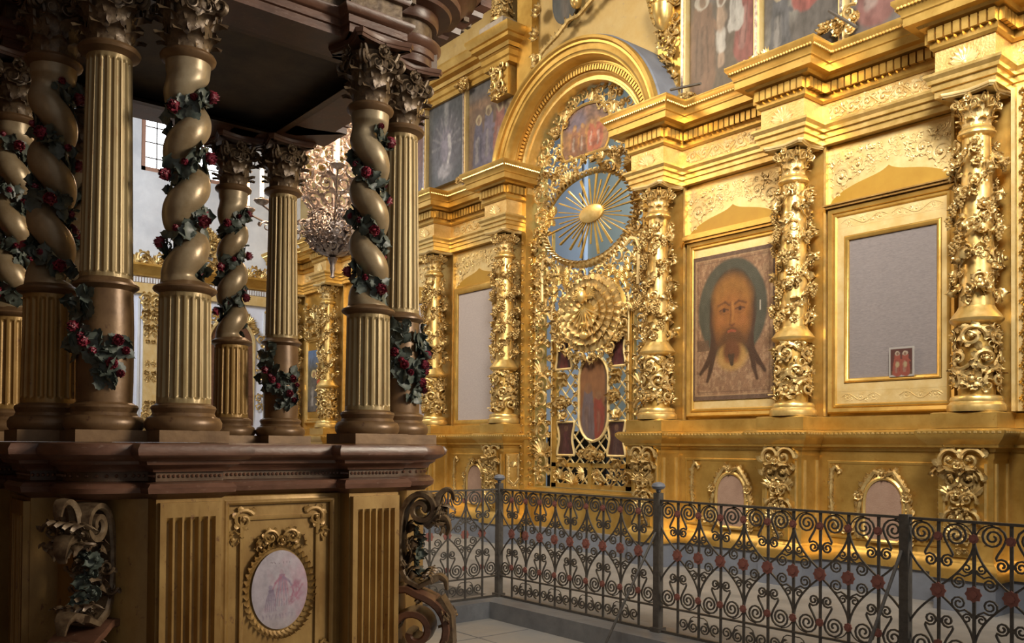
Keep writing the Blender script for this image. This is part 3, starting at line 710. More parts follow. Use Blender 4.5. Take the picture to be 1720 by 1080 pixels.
# ------------------------------------------------------------------ dado ornaments
def garland_t(pts, s, rnd, gap=.05):
    mb = MB(); P = np.array(pts, float); seg = np.linalg.norm(np.diff(P, axis=0), axis=1); Lc = np.concatenate([[0], np.cumsum(seg)])
    n = max(2, int(Lc[-1] / gap)); t = np.linspace(0, Lc[-1], n); Q = np.stack([np.interp(t, Lc, P[:, 0]), np.interp(t, Lc, P[:, 1])], 1)
    T = np.gradient(Q, axis=0)
    mb.tube(np.concatenate([Q, np.full((n, 1), .018)], 1), s * .16, 5, up=np.array([0, 0, 1.]))
    for i in range(n):
        a = math.atan2(T[i, 1], T[i, 0]) - PI / 2
        for sg in (-1, 1): mb.tpl(LF, rot2(a + sg * rnd.uniform(.4, .9)) * s * rnd.uniform(.45, .7), (Q[i, 0], Q[i, 1], .015))
    return mb
def cartouche(xc, lab):
    rnd = random.Random(int(-xc * 100)); y = YW - .10
    root = thing('cartouche', lab, 'cartouche', (xc, y, .6), 'dado cartouches'); f = flat_map(xc, y, 0)
    t = np.linspace(0, PI, 17); o = [(.21 * math.cos(a), 1.03 + .27 * math.sin(a) ** .9) for a in t] + [(-.21, .72), (-.15, .66), (.15, .66), (.21, .72)]
    part('canvas', MB().poly_prism([(xc + a, b) for a, b in o], lambda a, b: (a, y - .02, b), lambda a, b: (a, y, b)), BARREL, root, 'brownish canvas field')
    g = MB(); oo = np.array(o + [o[0]]); P = np.concatenate([oo, np.full((len(oo), 1), .02)], 1)
    t_ = MB().tube(P, .022, 6, up=np.array([0, 0, 1.])).get(); g.add(f(t_[0]), t_[1], t_[2]); part('oval_rim', g, GOLDP, root)
    g = MB(); G_ = garland_t([(-.27, .68), (-.27, .95), (-.22, 1.2), (-.1, 1.36), (0, 1.33), (.1, 1.36), (.22, 1.2), (.27, .95), (.27, .68)], .16, rnd).get(); g.add(f(G_[0]), G_[1], G_[2])
    for a, b in ((0, 1.35), (-.25, 1.12), (.25, 1.12)): g.tpl(FL, np.eye(3) * .17, (a, b, .03), f)
    part('garland', g, GOLDC, root)
    for sg in (-1, 1):
        g = MB(); G_ = garland_t([(sg * .27, .85), (sg * .36, .74), (sg * .48, .75), (sg * .56, .88), (sg * .58, 1.1), (sg * .57, 1.36), (sg * .53, 1.42), (sg * .49, 1.37)], .12, rnd, .045).get(); g.add(f(G_[0]), G_[1], G_[2]); part('festoon', g, GOLDC, root)
    return root
for xc, l_ in ((-6.28, 'gilded garland cartouche with brownish canvas on the dado under the face icon'), (-4.42, 'gilded garland cartouche with brownish canvas on the dado under the empty frame'),
              (-10.98 - .3, 'gilded garland cartouche on the far dado, by the first fence post'), (-13.2, 'gilded garland cartouche on the far dado, hidden mostly by the canopy base')):
    cartouche(xc, l_)
def drop(xc, y, lab, seed):
    rnd = random.Random(seed); root = thing('carved_drop', lab, 'carving', (xc, y, .55), 'carved leaf drops on the pedestals'); g = MB(); f = flat_map(xc, y, 0)
    for i, z in enumerate((1.5, 1.42, 1.33, 1.24, 1.15, 1.06, .97, .88, .79, .7)):
        s_ = (.26, .27, .24, .2, .17, .16, .2, .19, .15, .1)[i]
        for sg in (-1, 1): g.tpl((SC, SP, SC, SH)[i % 4], (FLIP if sg < 0 else np.eye(3)) @ rot2(rnd.uniform(-.5, .5)) * s_, (sg * s_ * .32, z, .01), f)
        if i % 3 == 0: g.tpl(FL, np.eye(3) * s_ * .6, (0, z - .03, .06), f)
    part('leaf_cluster', g, GOLDC, root); b = MB(); b.box(xc - .11, xc + .11, y - .001, y + .012, .62, 1.55); part('backing', b, GOLD, root)
for k, l_ in (('A', 'carved gilded leaf drop on the pedestal beside the door steps'), ('B', 'carved gilded leaf drop on the pedestal between the two near cartouches'), ('C', 'carved gilded leaf drop on the pedestal below the vine column by the dark doorway'),
              ('D', 'carved gilded leaf drop on the farther pedestal beside the doors, above the corner fence post'), ('E', 'carved gilded leaf drop on the far pedestal beside the wooden scroll bracket')):
    drop(COLX[k] + (-.02), 8.16 - .012, l_, ord(k))
root = thing('festoon_panel', 'small gilded panel with hanging festoon on the pedestal side facing the door steps', 'relief panel', (-10.14, 8.33, .95))
xf = COLX['D'] + .24; f = lambda V: np.stack([xf + V[:, 2], V[:, 0], V[:, 1]], 1)
part('field', MB().box(xf - .01, xf + .008, 8.2, 8.46, .95, 1.48), GOLDP, root)
g = MB(); G_ = garland_t([(8.23, 1.45), (8.23, 1.1), (8.33, 1.0), (8.43, 1.1), (8.43, 1.45)], .09, rng, .03).get(); g.add(f(G_[0]), G_[1], G_[2]); g.tpl(SH, np.eye(3) * .13, (8.33, 1.33, .01), f)
part('festoon', g, GOLDC, root)

# ================================================================== the royal doors and their bay
YD = 8.66
DX0, DX1 = -9.60, -8.00; DC = -8.80
root = thing('door_steps', 'gilded moulded sill and base below the carved royal doors', 'sill', (DC, YD, .13))
mb = MB()
for (o, z0, z1) in ((.05, .80, .84), (.10, .84, .90), (.13, .90, .955), (.07, .955, .985)): mb.box(-10.08, -7.60, YD - .06 - o, YD + .25, z0, z1)
part('sill_moulding', mb, GOLD, root); mb = MB(); mb.box(-10.08, -7.60, YD - .06, YD + .25, .131, .799); part('base', mb, GOLD, root); mb = MB(); mb.box(-10.08, -7.60, YD - .20, YD - .061, .131, .40); part('step', mb, SLATE, root, 'blue-grey step')
# side jambs
for x0, x1, sx, l_ in ((-10.12, -10.02, 1, 'farther gilded jamb of the door opening with a running ornament strip'), (-7.66, -7.57, -1, 'nearer gilded jamb of the door opening beside the vine column')):
    root = thing('door_jamb', l_, 'jamb', ((x0 + x1) / 2, 8.6, .99)); part('jamb', MB().box(x0, x1, 8.46, 8.9, .14, 5.8), GOLD, root)
    g = MB(); xf = x1 if sx > 0 else x0
    f = lambda V, xf=xf, sx=sx: np.stack([xf + sx * V[:, 2], V[:, 0], V[:, 1]], 1)
    for i in range(34): g.tpl(SP, rot2(.5 * (-1) ** i) * .12, (8.56, 1.05 + i * .11, 0), f)
    part('ornament_strip', g, GOLDP, root)
    f2 = flat_map((x0 + x1) / 2, 8.458, 0); g = MB()
    for i in range(34): g.tpl(SP, rot2(.4 * (-1) ** i) * .075, (0, 1.05 + i * .11, 0), f2)
    part('front_ornament_strip', g, GOLDP, root)

# carved bands either side of the doors
def rc(seed): return random.Random(seed)
for x0, x1, l_, sd in ((-10.0, -9.62, 'tall openwork band of gilded scrolls at the farther side of the royal doors', 1), (-7.98, -7.66, 'tall openwork band of gilded scrolls between the royal doors and the near vine column', 2)):
    root = thing('carved_band', l_, 'carving', ((x0 + x1) / 2, YD, .99)); r_ = rc(sd); g = MB(); f = flat_map(0, YD, 0); xm = (x0 + x1) / 2; wd = x1 - x0
    z = 1.12; i = 0
    while z < 4.72:
        s_ = wd * r_.uniform(.82, .95)
        g.tpl((SC, SC, SH, SC, FL)[i % 5], (FLIP if i % 2 else np.eye(3)) @ rot2(r_.uniform(-.6, .6)) @ np.diag([s_, s_, s_]), (xm + r_.uniform(-.02, .02), z, 0), f)
        for sg in (-1, 1): g.tpl(SP, rot2(r_.uniform(0, 6.3)) * wd * .38, (xm + sg * wd * .36, z + wd * .38, .02), f)
        z += wd * .62; i += 1
    part('leaf_scrolls', g, GOLDC, root)
    g = MB(); g.box(x0 - .012, x0 + .012, YD - .02, YD + .03, .99, 4.78); g.box(x1 - .012, x1 + .012, YD - .02, YD + .03, .99, 4.78); part('edge_strip', g, GOLDP, root)

# royal doors
root = thing('royal_doors', 'carved gilded double doors with small dark icons and a diagonal lattice, under a relief roundel', 'doors', (DC, YD, 1.0))
g = MB()
for a, b in ((DX0, DX0 + .10), (DX1 - .10, DX1)): g.box(a, b, YD - .03, YD + .03, 1.0, 3.55)
g.box(DX0, DX1, YD - .03, YD + .03, 1.30, 1.36); g.box(DX0, DX1, YD - .03, YD + .03, 1.0, 1.06); g.box(DC - .02, DC + .05, YD - .045, YD + .03, 1.0, 1.36)
g.box(DX0, DX0 + .38, YD - .02, YD + .02, 3.15, 3.42); g.box(DX1 - .38, DX1, YD - .02, YD + .02, 3.15, 3.6)
part('door_frame', g, GOLD, root)
for a, l_ in ((DX0 + .02, 0), (DX1 - .045, 0)):
    P = np.array([(a, YD - .05, 1.0), (a, YD - .05, 3.6), (a + (.03 if a < DC else -.03), YD - .05, 3.72), (a + (.10 if a < DC else -.10), YD - .05, 3.74)]); part('vertical_rod', MB().tube(P, .017, 6), GOLDPALE, root)
lt = MB(); xs0, xs1, z0_, z1_ = DX0 + .09, DX1 - .09, 1.02, 3.1; st_ = .205
def clip_seg(c, sg):
    # line z = sg*(x) + c within the rect
    pts = []
    for x in (xs0, xs1):
        z = sg * x + c
        if z0_ <= z <= z1_: pts.append((x, z))
    for z in (z0_, z1_):
        x = (z - c) / sg
        if xs0 <= x <= xs1: pts.append((x, z))
    return pts[:2] if len(pts) >= 2 else None
for sg in (1, -1):
    for k in range(-120, 120):
        s_ = clip_seg(k * st_, sg)
        if s_ and math.hypot(s_[1][0] - s_[0][0], s_[1][1] - s_[0][1]) > .05:
            lt.tube([(s_[0][0], YD + .0 + .004 * sg, s_[0][1]), (s_[1][0], YD + .004 * sg, s_[1][1])], .0125, 4)
part('lattice', lt, GOLDPALE, root)
def shaped(kind):
    def f(u, v, X, Z):
        xm = X.mean(); zm = (Z.max() + Z.min()) / 2
        if kind == 'vase': k = .88 + .12 * np.cos(v * 2 * PI) ; return xm + (X - xm) * k, Z
        if kind == 'oval': 
            k = np.clip(1 - np.abs(2 * v - 1) ** 7, 0, 1) ** .6; k = np.where(v < .3, np.sqrt(np.clip(1 - ((.3 - v) / .3) ** 2, 0, 1)), np.where(v > .72, np.sqrt(np.clip(1 - ((v - .72) / .28) ** 2, 0, 1)) , 1)); return xm + (X - xm) * np.maximum(k, .02), Z
        if kind == 'ogee':
            k = np.where(v < .25, .82 + .18 * np.sin(v / .25 * PI / 2), np.where(v < .55, 1, np.sqrt(np.clip(1 - ((v - .55) / .45) ** 2, 0, 1)) * .9 + .1)); return xm + (X - xm) * k, Z
        return X, Z
    return f
def outline_tube(mb, fn, x0, x1, z0, z1, y, r, n=40):
    v = np.linspace(0, 1, n); o = np.ones_like(v)
    X1_, Z1_ = fn(o, v, x1 * o, z0 + v * (z1 - z0)); 
    U = np.stack([0 * v, o]); V = np.stack([v, v]); X = np.stack([x0 * o, x1 * o]); Z = z0 + V * (z1 - z0)
    X, Z = fn(U, V, X, Z)
    P = np.concatenate([np.stack([X[1], 0 * v + y, Z[1]], 1), np.stack([X[0], 0 * v + y, Z[0]], 1)[::-1]])
    mb.tube(P, r, 6, closed=True, up=np.array([0, 1., 0]))
def small_icon(x0, x1, z0, z1, seed, kind='vase', robe=(.2, .05, .05)):
    p = Paint(36, 56, x1 - x0, z1 - z0); p.fill((.10, .045, .04)); h = z1 - z0
    figure(p, (x1 - x0) / 2, .02, h * .85, robe, (.2, .12, .1), (.25, .15, .1), (.22, .12, .09)); p.noise(8, .5, seed); p.c *= np.array([.42, .36, .32])
    o = panel('saint_plaque', p, x0, x1, z0, z1, YD - .035, root, outline=shaped(kind))
    g = MB(); outline_tube(g, shaped(kind), x0, x1, z0, z1, YD - .04, .018); part('plaque_rim', g, GOLDPALE, o)
small_icon(-9.50, -9.16, 2.72, 3.22, 1, robe=(.22, .05, .05)); small_icon(-9.46, -9.10, 1.47, 1.95, 2, robe=(.13, .05, .06)); small_icon(-8.40, -8.10, 2.70, 3.18, 3, robe=(.2, .06, .07)); small_icon(-8.44, -8.10, 1.47, 1.95, 4, robe=(.12, .07, .07))
p = Paint(60, 130, .56, 1.2); p.fill((.33, .15, .055)); p.mix(np.clip((.55 - p.y) * 2.2, 0, 1), (.12, .10, .12)); figure(p, .17, .1, .72, (.15, .15, .19), (.3, .2, .14), (.3, .16, .07), (.28, .14, .07)); figure(p, .42, .1, .6, (.32, .045, .035), (.3, .22, .15), (.33, .18, .08), (.3, .15, .08), -.08); p.mix((p.x > .5) * .7, (.05, .08, .05)); p.noise(10, .4, 8); p.mix(.45 + 0 * p.x, (.17, .075, .04)); p.c *= .62
o = panel('annunciation_panel', p, -8.98, -8.42, 1.68, 2.86, YD - .05, root, outline=shaped('oval'), label='tall round-ended panel with two faded robed figures')
g = MB(); outline_tube(g, shaped('oval'), -8.99, -8.41, 1.67, 2.87, YD - .055, .022); part('panel_rim', g, GOLDPALE, o)
g = MB(); f = flat_map(0, YD - .03, 0)
for x_, z_, s_ in ((-9.33, 2.23, .36), (-8.27, 2.30, .32), (-8.70, 1.50, .36), (-8.55, 1.47, .26), (-9.2, 2.24, .2), (-8.9, 1.5, .22)):
    g.tpl(FL, np.eye(3) * s_, (x_, z_, 0), f); g.tpl(SP, rot2(1.4) * s_ * .7, (x_ - s_ * .3, z_, .02), f); g.tpl(SP, rot2(-1.4) * s_ * .7, (x_ + s_ * .3, z_, .02), f)
part('rosette_cluster', g, GOLDC, root)
g = MB(); r_ = rc(9)
carve(g, f, DX0 + .05, DC - .1, 1.08, 1.28, .2, r_, 1.2, 1.0); carve(g, f, DC + .08, DX1, 1.08, 1.28, .2, r_, 1.3, 1.0)
for (x_, z_) in ((-9.33, 1.42), (-8.25, 1.42), (-9.33, 1.99), (-8.25, 1.99), (-9.33, 2.66), (-8.25, 2.65), (-9.33, 2.58), (-8.27, 2.58)): g.tpl(SP, rot2(PI if z_ < 2 and z_ > 1.9 else 0) * .26, (x_, z_, 0), f)
for z_ in np.arange(2.1, 3.1, .13):
    for x_ in (DX0 + .05, DX1 - .05, -9.06, -8.36): g.tpl(SP, rot2(r_.uniform(-.6, .6)) * .11, (x_, z_, .02), f)
carve(g, f, -9.12, -8.98, 2.75, 3.1, .12, r_, 1.1); carve(g, f, -8.5, -8.36, 2.75, 3.1, .12, r_, 1.1)
part('leaf_carving', g, GOLDC, root)

# relief roundel of clouds over the doors
root = thing('relief_roundel', 'large round gilded relief of clouds, rays and feathered wings at the top of the doors', 'relief', (-8.72, YD - .1, 2.95))
cz, cxr = 3.47, -8.72; RX, RZ = .66, .54
d_ = MB(); th = np.linspace(0, 2 * PI, 49)[:-1]; rr_ = np.linspace(0, 1, 10)
Gd = np.array([[(cxr + RX * r * math.cos(a), YD - .07 - .12 * math.sqrt(max(0, 1 - r * r)) , cz + RZ * r * math.sin(a)) for r in rr_] for a in th]); d_.grid(Gd, cu=True)
part('domed_disc', d_, GOLD, root)
g = MB(); r_ = rc(21)
def dome(V): 
    x = V[:, 0]; z = V[:, 1]; q = np.clip(1 - (x / RX) ** 2 - (z / RZ) ** 2, 0, 1)
    return np.stack([cxr + x, YD - .07 - .12 * np.sqrt(q) - V[:, 2], cz + z], 1)
for ring, n_, s_ in ((.93, 30, .19), (.76, 26, .2), (.58, 20, .19), (.4, 14, .17)):
    for i in range(n_):
        a = 2 * PI * i / n_ + ring * 3; g.tpl(LF, rot2(a - PI / 2 + r_.uniform(-.25, .25)) @ np.diag([s_ * 1.3, s_, s_ * 1.3]), (RX * (ring - .14) * math.cos(a), RZ * (ring - .14) * math.sin(a), .01), dome)
part('cloud_and_feather_relief', g, GOLDC, root)
g = MB()
for k in range(9):
    a = rad(-160 + k * 17); g.tube(dome(np.array([[.03 * math.cos(a), .06 + .03 * math.sin(a), .05], [.34 * math.cos(a), .06 + .34 * math.sin(a), .07]])), [.010, .016], 4)
g.sphere((cxr - .02, YD - .25, cz + .22), .07, 10, 8, (.9, 1, 1.5)); g.sphere((cxr + .02, YD - .26, cz - .18), .06, 10, 6, (1, .8, .6)); g.sphere((cxr + .02, YD - .25, cz - .33), .06, 10, 6, (1.3, .8, 1))
for s1 in (-1, 1):
    for k in range(8): g.tpl(LFL, rot2(s1 * (.5 + k * .17)) @ np.diag([.16, .30, .2]), (s1 * .03, .15 + .01 * k, .05), dome)
part('dove_and_rays', g, GOLDP, root)
g = MB(); f = flat_map(0, YD - .12, 0)
for i in range(22):
    a = PI + PI * i / 21; g.tpl((SP, SC)[i % 2], rot2(r_.uniform(0, 6.3)) * .2, (cxr + .72 * math.cos(a), cz - .03 + .60 * math.sin(a), 0), f)
part('leaf_border', g, GOLDC, root)

# openwork screen around the oval opening and up to the roundel
OX, OZ, OA, OB = -8.85, 4.84, .90, .62
root = thing('openwork_screen', 'dense gilded openwork of vines and flowers filling the door bay around the oval opening', 'carving', (DC, YD, 3.4)); g = MB(); f = flat_map(0, YD - .01, 0); r_ = rc(31)
def msk(u, v):
    if ((u - OX) / (OA + .07)) ** 2 + ((v - OZ) / (OB + .06)) ** 2 < 1: return False
    if ((u - cxr) / .62) ** 2 + ((v - cz) / .52) ** 2 < 1: return False
    if v < 3.6 and not (v > 3.25 and abs(u - DC) < .35): return u < -9.5 or u > -8.1
    return True
carve(g, f, -9.98, -7.68, 3.45, 5.75, .24, r_, 1.12, 1.0, mask=msk)
for i in range(64):
    a = 2 * PI * i / 64; g.tpl(LFC, rot2(a + PI / 2 + .9) * .17, (OX + (OA + .06) * math.cos(a), OZ + (OB + .06) * math.sin(a), .02), f)
part('leaf_openwork', g, GOLDC, root)
g = MB(); a = np.linspace(0, 2 * PI, 73)[:-1]; P = np.stack([OX + (OA + .01) * np.cos(a), 0 * a + YD - .02, OZ + (OB + .01) * np.sin(a)], 1); g.tube(P, .022, 6, closed=True, up=np.array([0, 1., 0])); part('oval_rim', g, GOLD, root)
g = MB()
for sx in (-1, 1):
    P = np.array([(DC + sx * (.98 - .02) + sx * .0, YD - .09, 3.75), (DC + sx * .97, YD - .09, 4.25), (DC + sx * .93, YD - .10, 4.36), (DC + sx * .83, YD - .11, 4.38), (DC + sx * .75, YD - .11, 4.30)])
    t = np.linspace(0, 1, 24); q = np.stack([np.interp(t, np.linspace(0, 1, 5), P[:, i]) for i in range(3)], 1); g.tube(q, .024, 6)
part('scroll_rod', g, GOLDPALE, root)
for (bx, bz, rr) in ((-9.3, 3.88, .26), (-8.2, 3.9, .26), (-9.7, 5.0, .2)):
    b = MB()
    for i in range(16):
        a = r_.uniform(0, 6.3); q = rr * math.sqrt(r_.random()); b.tpl(SH, rot2(a) * .13, (bx + q * math.cos(a), bz + q * math.sin(a), .06), f)
    part('flower_bunch', b, GOLDP, root)

# sunburst hanging in the oval
root = thing('sunburst', 'gilded sunburst with plain oval centre and thin rays against the blue opening', 'sunburst', (-8.72, YD - .10, 4.2)); sx0, sz0 = -8.70, 4.86; ysb = YD - .10
h = MB(); n_ = 40; th = np.linspace(0, 2 * PI, n_ + 1)[:-1]
h.grid(np.array([[(sx0 + .235 * k * math.cos(t), ysb - d, sz0 + .125 * k * math.sin(t)) for k, d in ((.001, .045), (.8, .045), (1, .03), (1, 0), (.001, 0))] for t in th]), cu=True); part('hub', h, GOLDP, root)
rnd = rc(5)
for i in range(34):
    a = 2 * PI * (i + .3 * rnd.random()) / 34; L = (rnd.uniform(.85, 1.05) if i % 2 == 0 else rnd.uniform(.6, .85))
    r0 = np.array([.20 * math.cos(a), .11 * math.sin(a)]); r1 = np.array([OA * math.cos(a), OB * math.sin(a)]) * L
    g = MB(); g.tube([(sx0 + r0[0], ysb + .01, sz0 + r0[1]), (sx0 + r1[0], ysb + .015, sz0 + r1[1])], [.016, .028 if i % 2 == 0 else .019], 4, .5); part('ray', g, GOLD, root)
single('cord', MB().tube([(-12.05, 11.6, 9), (-12.05, 11.6, .13)], .016, 5), BLACK, 'thin black cord hanging behind the sunburst in the blue sanctuary', 'cord')

# archivolt
root = thing('archway', 'large gilded splayed round arch with dentils springing over the royal doors', 'arch', (ACX, 8.3, 5.0))
a = np.linspace(PI * 1.03, -PI * .03, 90)
def archsweep(prof):
    g = MB(); g.grid(np.array([[(ACX + R_ * math.cos(t), y_, ACZ + R_ * math.sin(t)) for R_, y_ in prof] for t in a])); return g
part('outer_moulding', archsweep([(1.70, 8.8), (1.70, 8.18), (1.69, 8.15), (1.65, 8.14), (1.63, 8.17), (1.60, 8.17), (1.60, 8.20), (1.52, 8.21), (1.52, 8.22), (1.50, 8.23), (1.47, 8.23)]), GOLD, root)
part('outer_back', archsweep([(1.72, 8.8), (1.72, 8.24), (1.702, 8.22)]), SLATE, root, 'blue-grey painted outer edge')
part('cavetto', archsweep([(1.47, 8.23), (1.45, 8.26), (1.435, 8.31), (1.43, 8.36), (1.42, 8.38), (1.40, 8.38), (1.395, 8.40), (1.385, 8.40), (1.385, 8.44), (1.30, 8.45)]), GOLD, root)
part('inner_moulding', archsweep([(1.30, 8.45), (1.30, 8.43), (1.28, 8.42), (1.26, 8.44), (1.25, 8.47), (1.22, 8.47), (1.215, 8.46), (1.19, 8.46), (1.18, 8.50), (1.18, 8.8)]), GOLDP, root)
g = MB()
for i in range(78):
    t = PI * (i + .5) / 78; er = np.array([math.cos(t), 0, math.sin(t)]); et = np.array([-math.sin(t), 0, math.cos(t)])
    V = [tuple(np.array([ACX, 0, ACZ]) + er * R_ + et * s_ + np.array([0, y_, 0])) for R_ in (1.31, 1.38) for s_ in (-.017, .017) for y_ in (8.40, 8.45)]
    g.add(V, [(0, 1, 3, 2), (4, 6, 7, 5), (0, 4, 5, 1), (2, 3, 7, 6), (0, 2, 6, 4), (1, 5, 7, 3)])
o = part('dentil_ring', g, GOLD, root); o['kind'] = 'stuff'
# tympanum: small picture with carved surround
root = thing('tympanum', 'gilded leaf surround with small dark pointed painting inside the arch', 'tympanum', (-8.9, YD, 5.7)); g = MB(); r_ = rc(77)
def m2(u, v):
    r = math.hypot(u - ACX, v - ACZ)
    return r < 1.14 and v > 5.6 and not (abs(u + 8.92) < .46 and v < 6.5 - .5 * abs(u + 8.92))
carve(g, f, -10.0, -7.7, 5.6, 6.66, .22, r_, 1.15, 1.0, mask=m2); part('leaf_openwork', g, GOLDC, root)
p = Paint(70, 60, .95, .75); p.fill((.16, .09, .07)); p.ell(.5, .25, .45, .22, (.30, .15, .05), .2); p.ell(.3, .55, .2, .15, (.14, .11, .15), .1)
for x_ in (.25, .42, .6, .75): figure(p, x_, .08, .42, (.20 + .1 * (x_ > .5), .09, .05), halo=(.3, .16, .06))
p.noise(10, .7, 3); panel('painting', p, -9.40, -8.44, 5.76, 6.47, YD - .03, root, outline=shaped('ogee'))
g = MB(); outline_tube(g, shaped('ogee'), -9.41, -8.43, 5.75, 6.48, YD - .035, .022); part('rim', g, GOLDP, root)

# ================================================================== upper tier
def scene_paint(w_, h_, seed, bg, figs, sky=None):
    p = Paint(90, 120, w_, h_); p.fill(bg)
    if sky is not None: p.mix(np.clip((p.v - .62) * 3, 0, 1), sky)
    for fg in figs: figure(p, *fg[:3], *fg[3:])
    p.noise(16, .45, seed); return p
YP = 8.70
def upper_panel(x0, x1, z0, z1, p, lab):
    g_ = p.c.mean(-1, keepdims=True); p.c = (p.c * .62 + g_ * .38) * .48; root = thing('tier_painting', lab, 'painting', ((x0 + x1) / 2, YP, z0)); panel('painting', p, x0 + .03, x1 - .03, z0, z1, YP, root, depth=.08); part('backing_board', MB().box(x0, x1, YP + .081, YP + .1, z0, z1), AGED, root); return root
# right: Epiphany-like scene and rocky scene
p = Paint(110, 190, 1.0, 2.2); p.fill((.17, .12, .075)); p.mix(np.clip((p.y - 1.05) * 2.5, 0, 1) * (p.x > .25), (.30, .33, .42)); p.ell(.1, .5, .2, .6, (.30, .15, .06), .1); p.seg([(.3, .9), (.95, .75)], .12, (.15, .11, .08), .1)
figure(p, .2, .15, 1.15, (.30, .14, .06), (.2, .12, .07), (.62, .55, .42)); p.seg([(.5, .30), (.5, .55), (.5, .75)], .045, (.50, .30, .17), .03); p.seg([(.5, .5), (.5, .68)], .075, (.62, .57, .50), .03); p.ell(.5, .88, .075, .17, (.52, .32, .18), .03); p.ell(.5, 1.10, .085, .085, (.62, .55, .45), .02); p.ell(.5, 1.09, .045, .055, (.3, .17, .1), .02)
figure(p, .86, .35, .95, (.40, .07, .05), (.55, .3, .25), (.6, .5, .4), lean=.05); figure(p, .72, .7, .6, (.55, .52, .47), (.4, .36, .33), (.6, .55, .45)); p.noise(18, .4, 12)
upper_panel(-7.12, -6.10, 6.02, 8.2, p, 'painting of a baptism with pale standing figure and red-robed attendant, beside the arch')
p = Paint(100, 150, .9, 2.2); p.fill((.14, .12, .11)); p.seg([(0, .3), (.4, .65), (.9, .75)], .10, (.26, .24, .21), .12); p.seg([(.1, 1.0), (.45, .7)], .08, (.22, .21, .19), .1); figure(p, .52, .65, .9, (.42, .07, .05), (.3, .2, .16), None, lean=.1); figure(p, .82, .75, .8, (.38, .10, .08), (.3, .2, .2)); figure(p, .2, .2, .7, (.13, .13, .15)); p.noise(16, .6, 14)
upper_panel(-6.02, -5.02, 6.02, 8.2, p, 'dark rocky painting with red robes on the upper tier above the face icon')
p = scene_paint(1.2, 2.2, 17, (.17, .14, .13), [(.3, .2, 1.2, (.3, .1, .09)), (.8, .3, 1.1, (.16, .18, .22))]); upper_panel(-4.94, -3.7, 6.02, 8.2, p, 'dark painting on the upper tier above the empty linen frame')
def post(x, z0, z1, lab, wd=.04):
    root = thing('gilded_post', lab, 'post', (x, YP, z0), 'slender posts between upper paintings')
    g = MB(); g.box(x - wd, x + wd, YP - .06, YP + .1, z0, z1); part('post', g, GOLDPALE, root); part('post_fillet', MB().box(x - wd * .4, x + wd * .4, YP - .075, YP - .061, z0, z1), SILV, root)
for x, l_ in ((-7.16, 'slender pale gilded post between the arch brackets and the baptism painting'), (-6.06, 'slender pale gilded post between the baptism and the dark rocky painting'), (-4.98, 'slender pale gilded post at the nearer edge of the dark rocky painting')): post(x, 5.85, 8.3, l_)
# left: three paintings, posts, architrave and corbel
def left_scene(kind):
    p = Paint(90, 110, 1.1, 1.35)
    if kind == 0:
        p.fill((.30, .12, .09)); p.mix(np.clip((.5 - p.y) * 2, 0, 1), (.16, .15, .24)); figure(p, .7, .2, .9, (.38, .10, .07)); figure(p, .35, .1, .8, (.2, .18, .28))
    elif kind == 1:
        p.fill((.10, .11, .13)); p.ell(.55, .6, .45, .55, (.16, .15, .20), .2)
        for k in range(9): aa = PI * k / 8; p.seg([(.55 + .18 * math.cos(aa), .62 + .2 * math.sin(aa)), (.55 + .45 * math.cos(aa), .62 + .5 * math.sin(aa))], .02, (.28, .26, .30), .03)
        p.ell(.55, .6, .17, .3, (.30, .26, .38), .08); p.ell(.5, .22, .2, .12, (.42, .40, .48), .06); p.seg([(.62, .35), (.68, .55), (.62, .75)], .035, (.6, .58, .62), .03); p.seg([(.55, 1.0), (.55, 1.3)], .06, (.3, .3, .33), .06)
    else:
        p.fill((.24, .13, .07)); p.mix(np.clip((p.y - .95) * 3, 0, 1), (.15, .15, .18)); p.seg([(0, 1.0), (1, 1.05)], .06, (.40, .20, .08), .1); figure(p, .25, .1, .75, (.14, .12, .22)); figure(p, .5, .15, .8, (.2, .16, .28)); figure(p, .78, .1, .85, (.45, .12, .08)); figure(p, 1.0, .1, .8, (.17, .15, .25))
    p.noise(18, .5, 40 + kind); return p
for k, (x0, x1, l_) in enumerate(((-14.25, -13.12, 'reddish painting partly behind the fluted canopy column on the far upper tier'), (-13.04, -11.92, 'grey-blue painting with radiating swirls between gilded posts on the far upper tier'), (-11.84, -10.6, 'painting with orange sky and red robe, cut off by the big arch'))):
    upper_panel(x0, x1, 6.18, 7.62, left_scene(k), l_)
for x, l_ in ((-13.08, 'slender pale gilded post between the reddish and the swirling painting'), (-11.88, 'slender pale gilded post between the swirling painting and the one by the arch')):
    post(x, 6.0, 7.62, l_)
root = thing('upper_cornice', 'gilded cornice above the far upper paintings, breaking forward beside the arch', 'cornice', (-13.5, 8.7, 7.6))
pth = [(XL + .02, 8.70), (-11.10, 8.70), (-11.10, 8.55), (-10.55, 8.55), (-10.55, 8.82)]
part('architrave', sweep(MB(), pth, [(-.2, 7.62), (.05, 7.62), (.05, 7.70), (.08, 7.72), (.08, 7.80), (.11, 7.82), (-.2, 7.84)]), GOLD, root)
part('cornice', sweep(MB(), pth, [(-.2, 7.84), (.10, 7.845), (.12, 7.90), (.2, 7.93), (.2, 7.99), (.23, 8.0), (.28, 8.08), (.28, 8.12), (-.2, 8.14)]), GOLD, root)
root = thing('grey_pedestal', 'bare grey stepped pedestal carrying a column foot on the far upper cornice', 'pedestal', (-10.85, 8.55, 8.14)); g = MB(); g.box(-11.12, -10.52, 8.38, 8.8, 8.141, 8.28); g.box(-11.05, -10.6, 8.44, 8.8, 8.28, 8.34); part('block', g, ASH, root)
part('column_foot', MB().lathe([(.2, 8.34), (.2, 8.38), (.16, 8.40), (.13, 8.43), (.13, 9.4)], 20, (-10.83, 8.62, 0)), GOLDC, root)
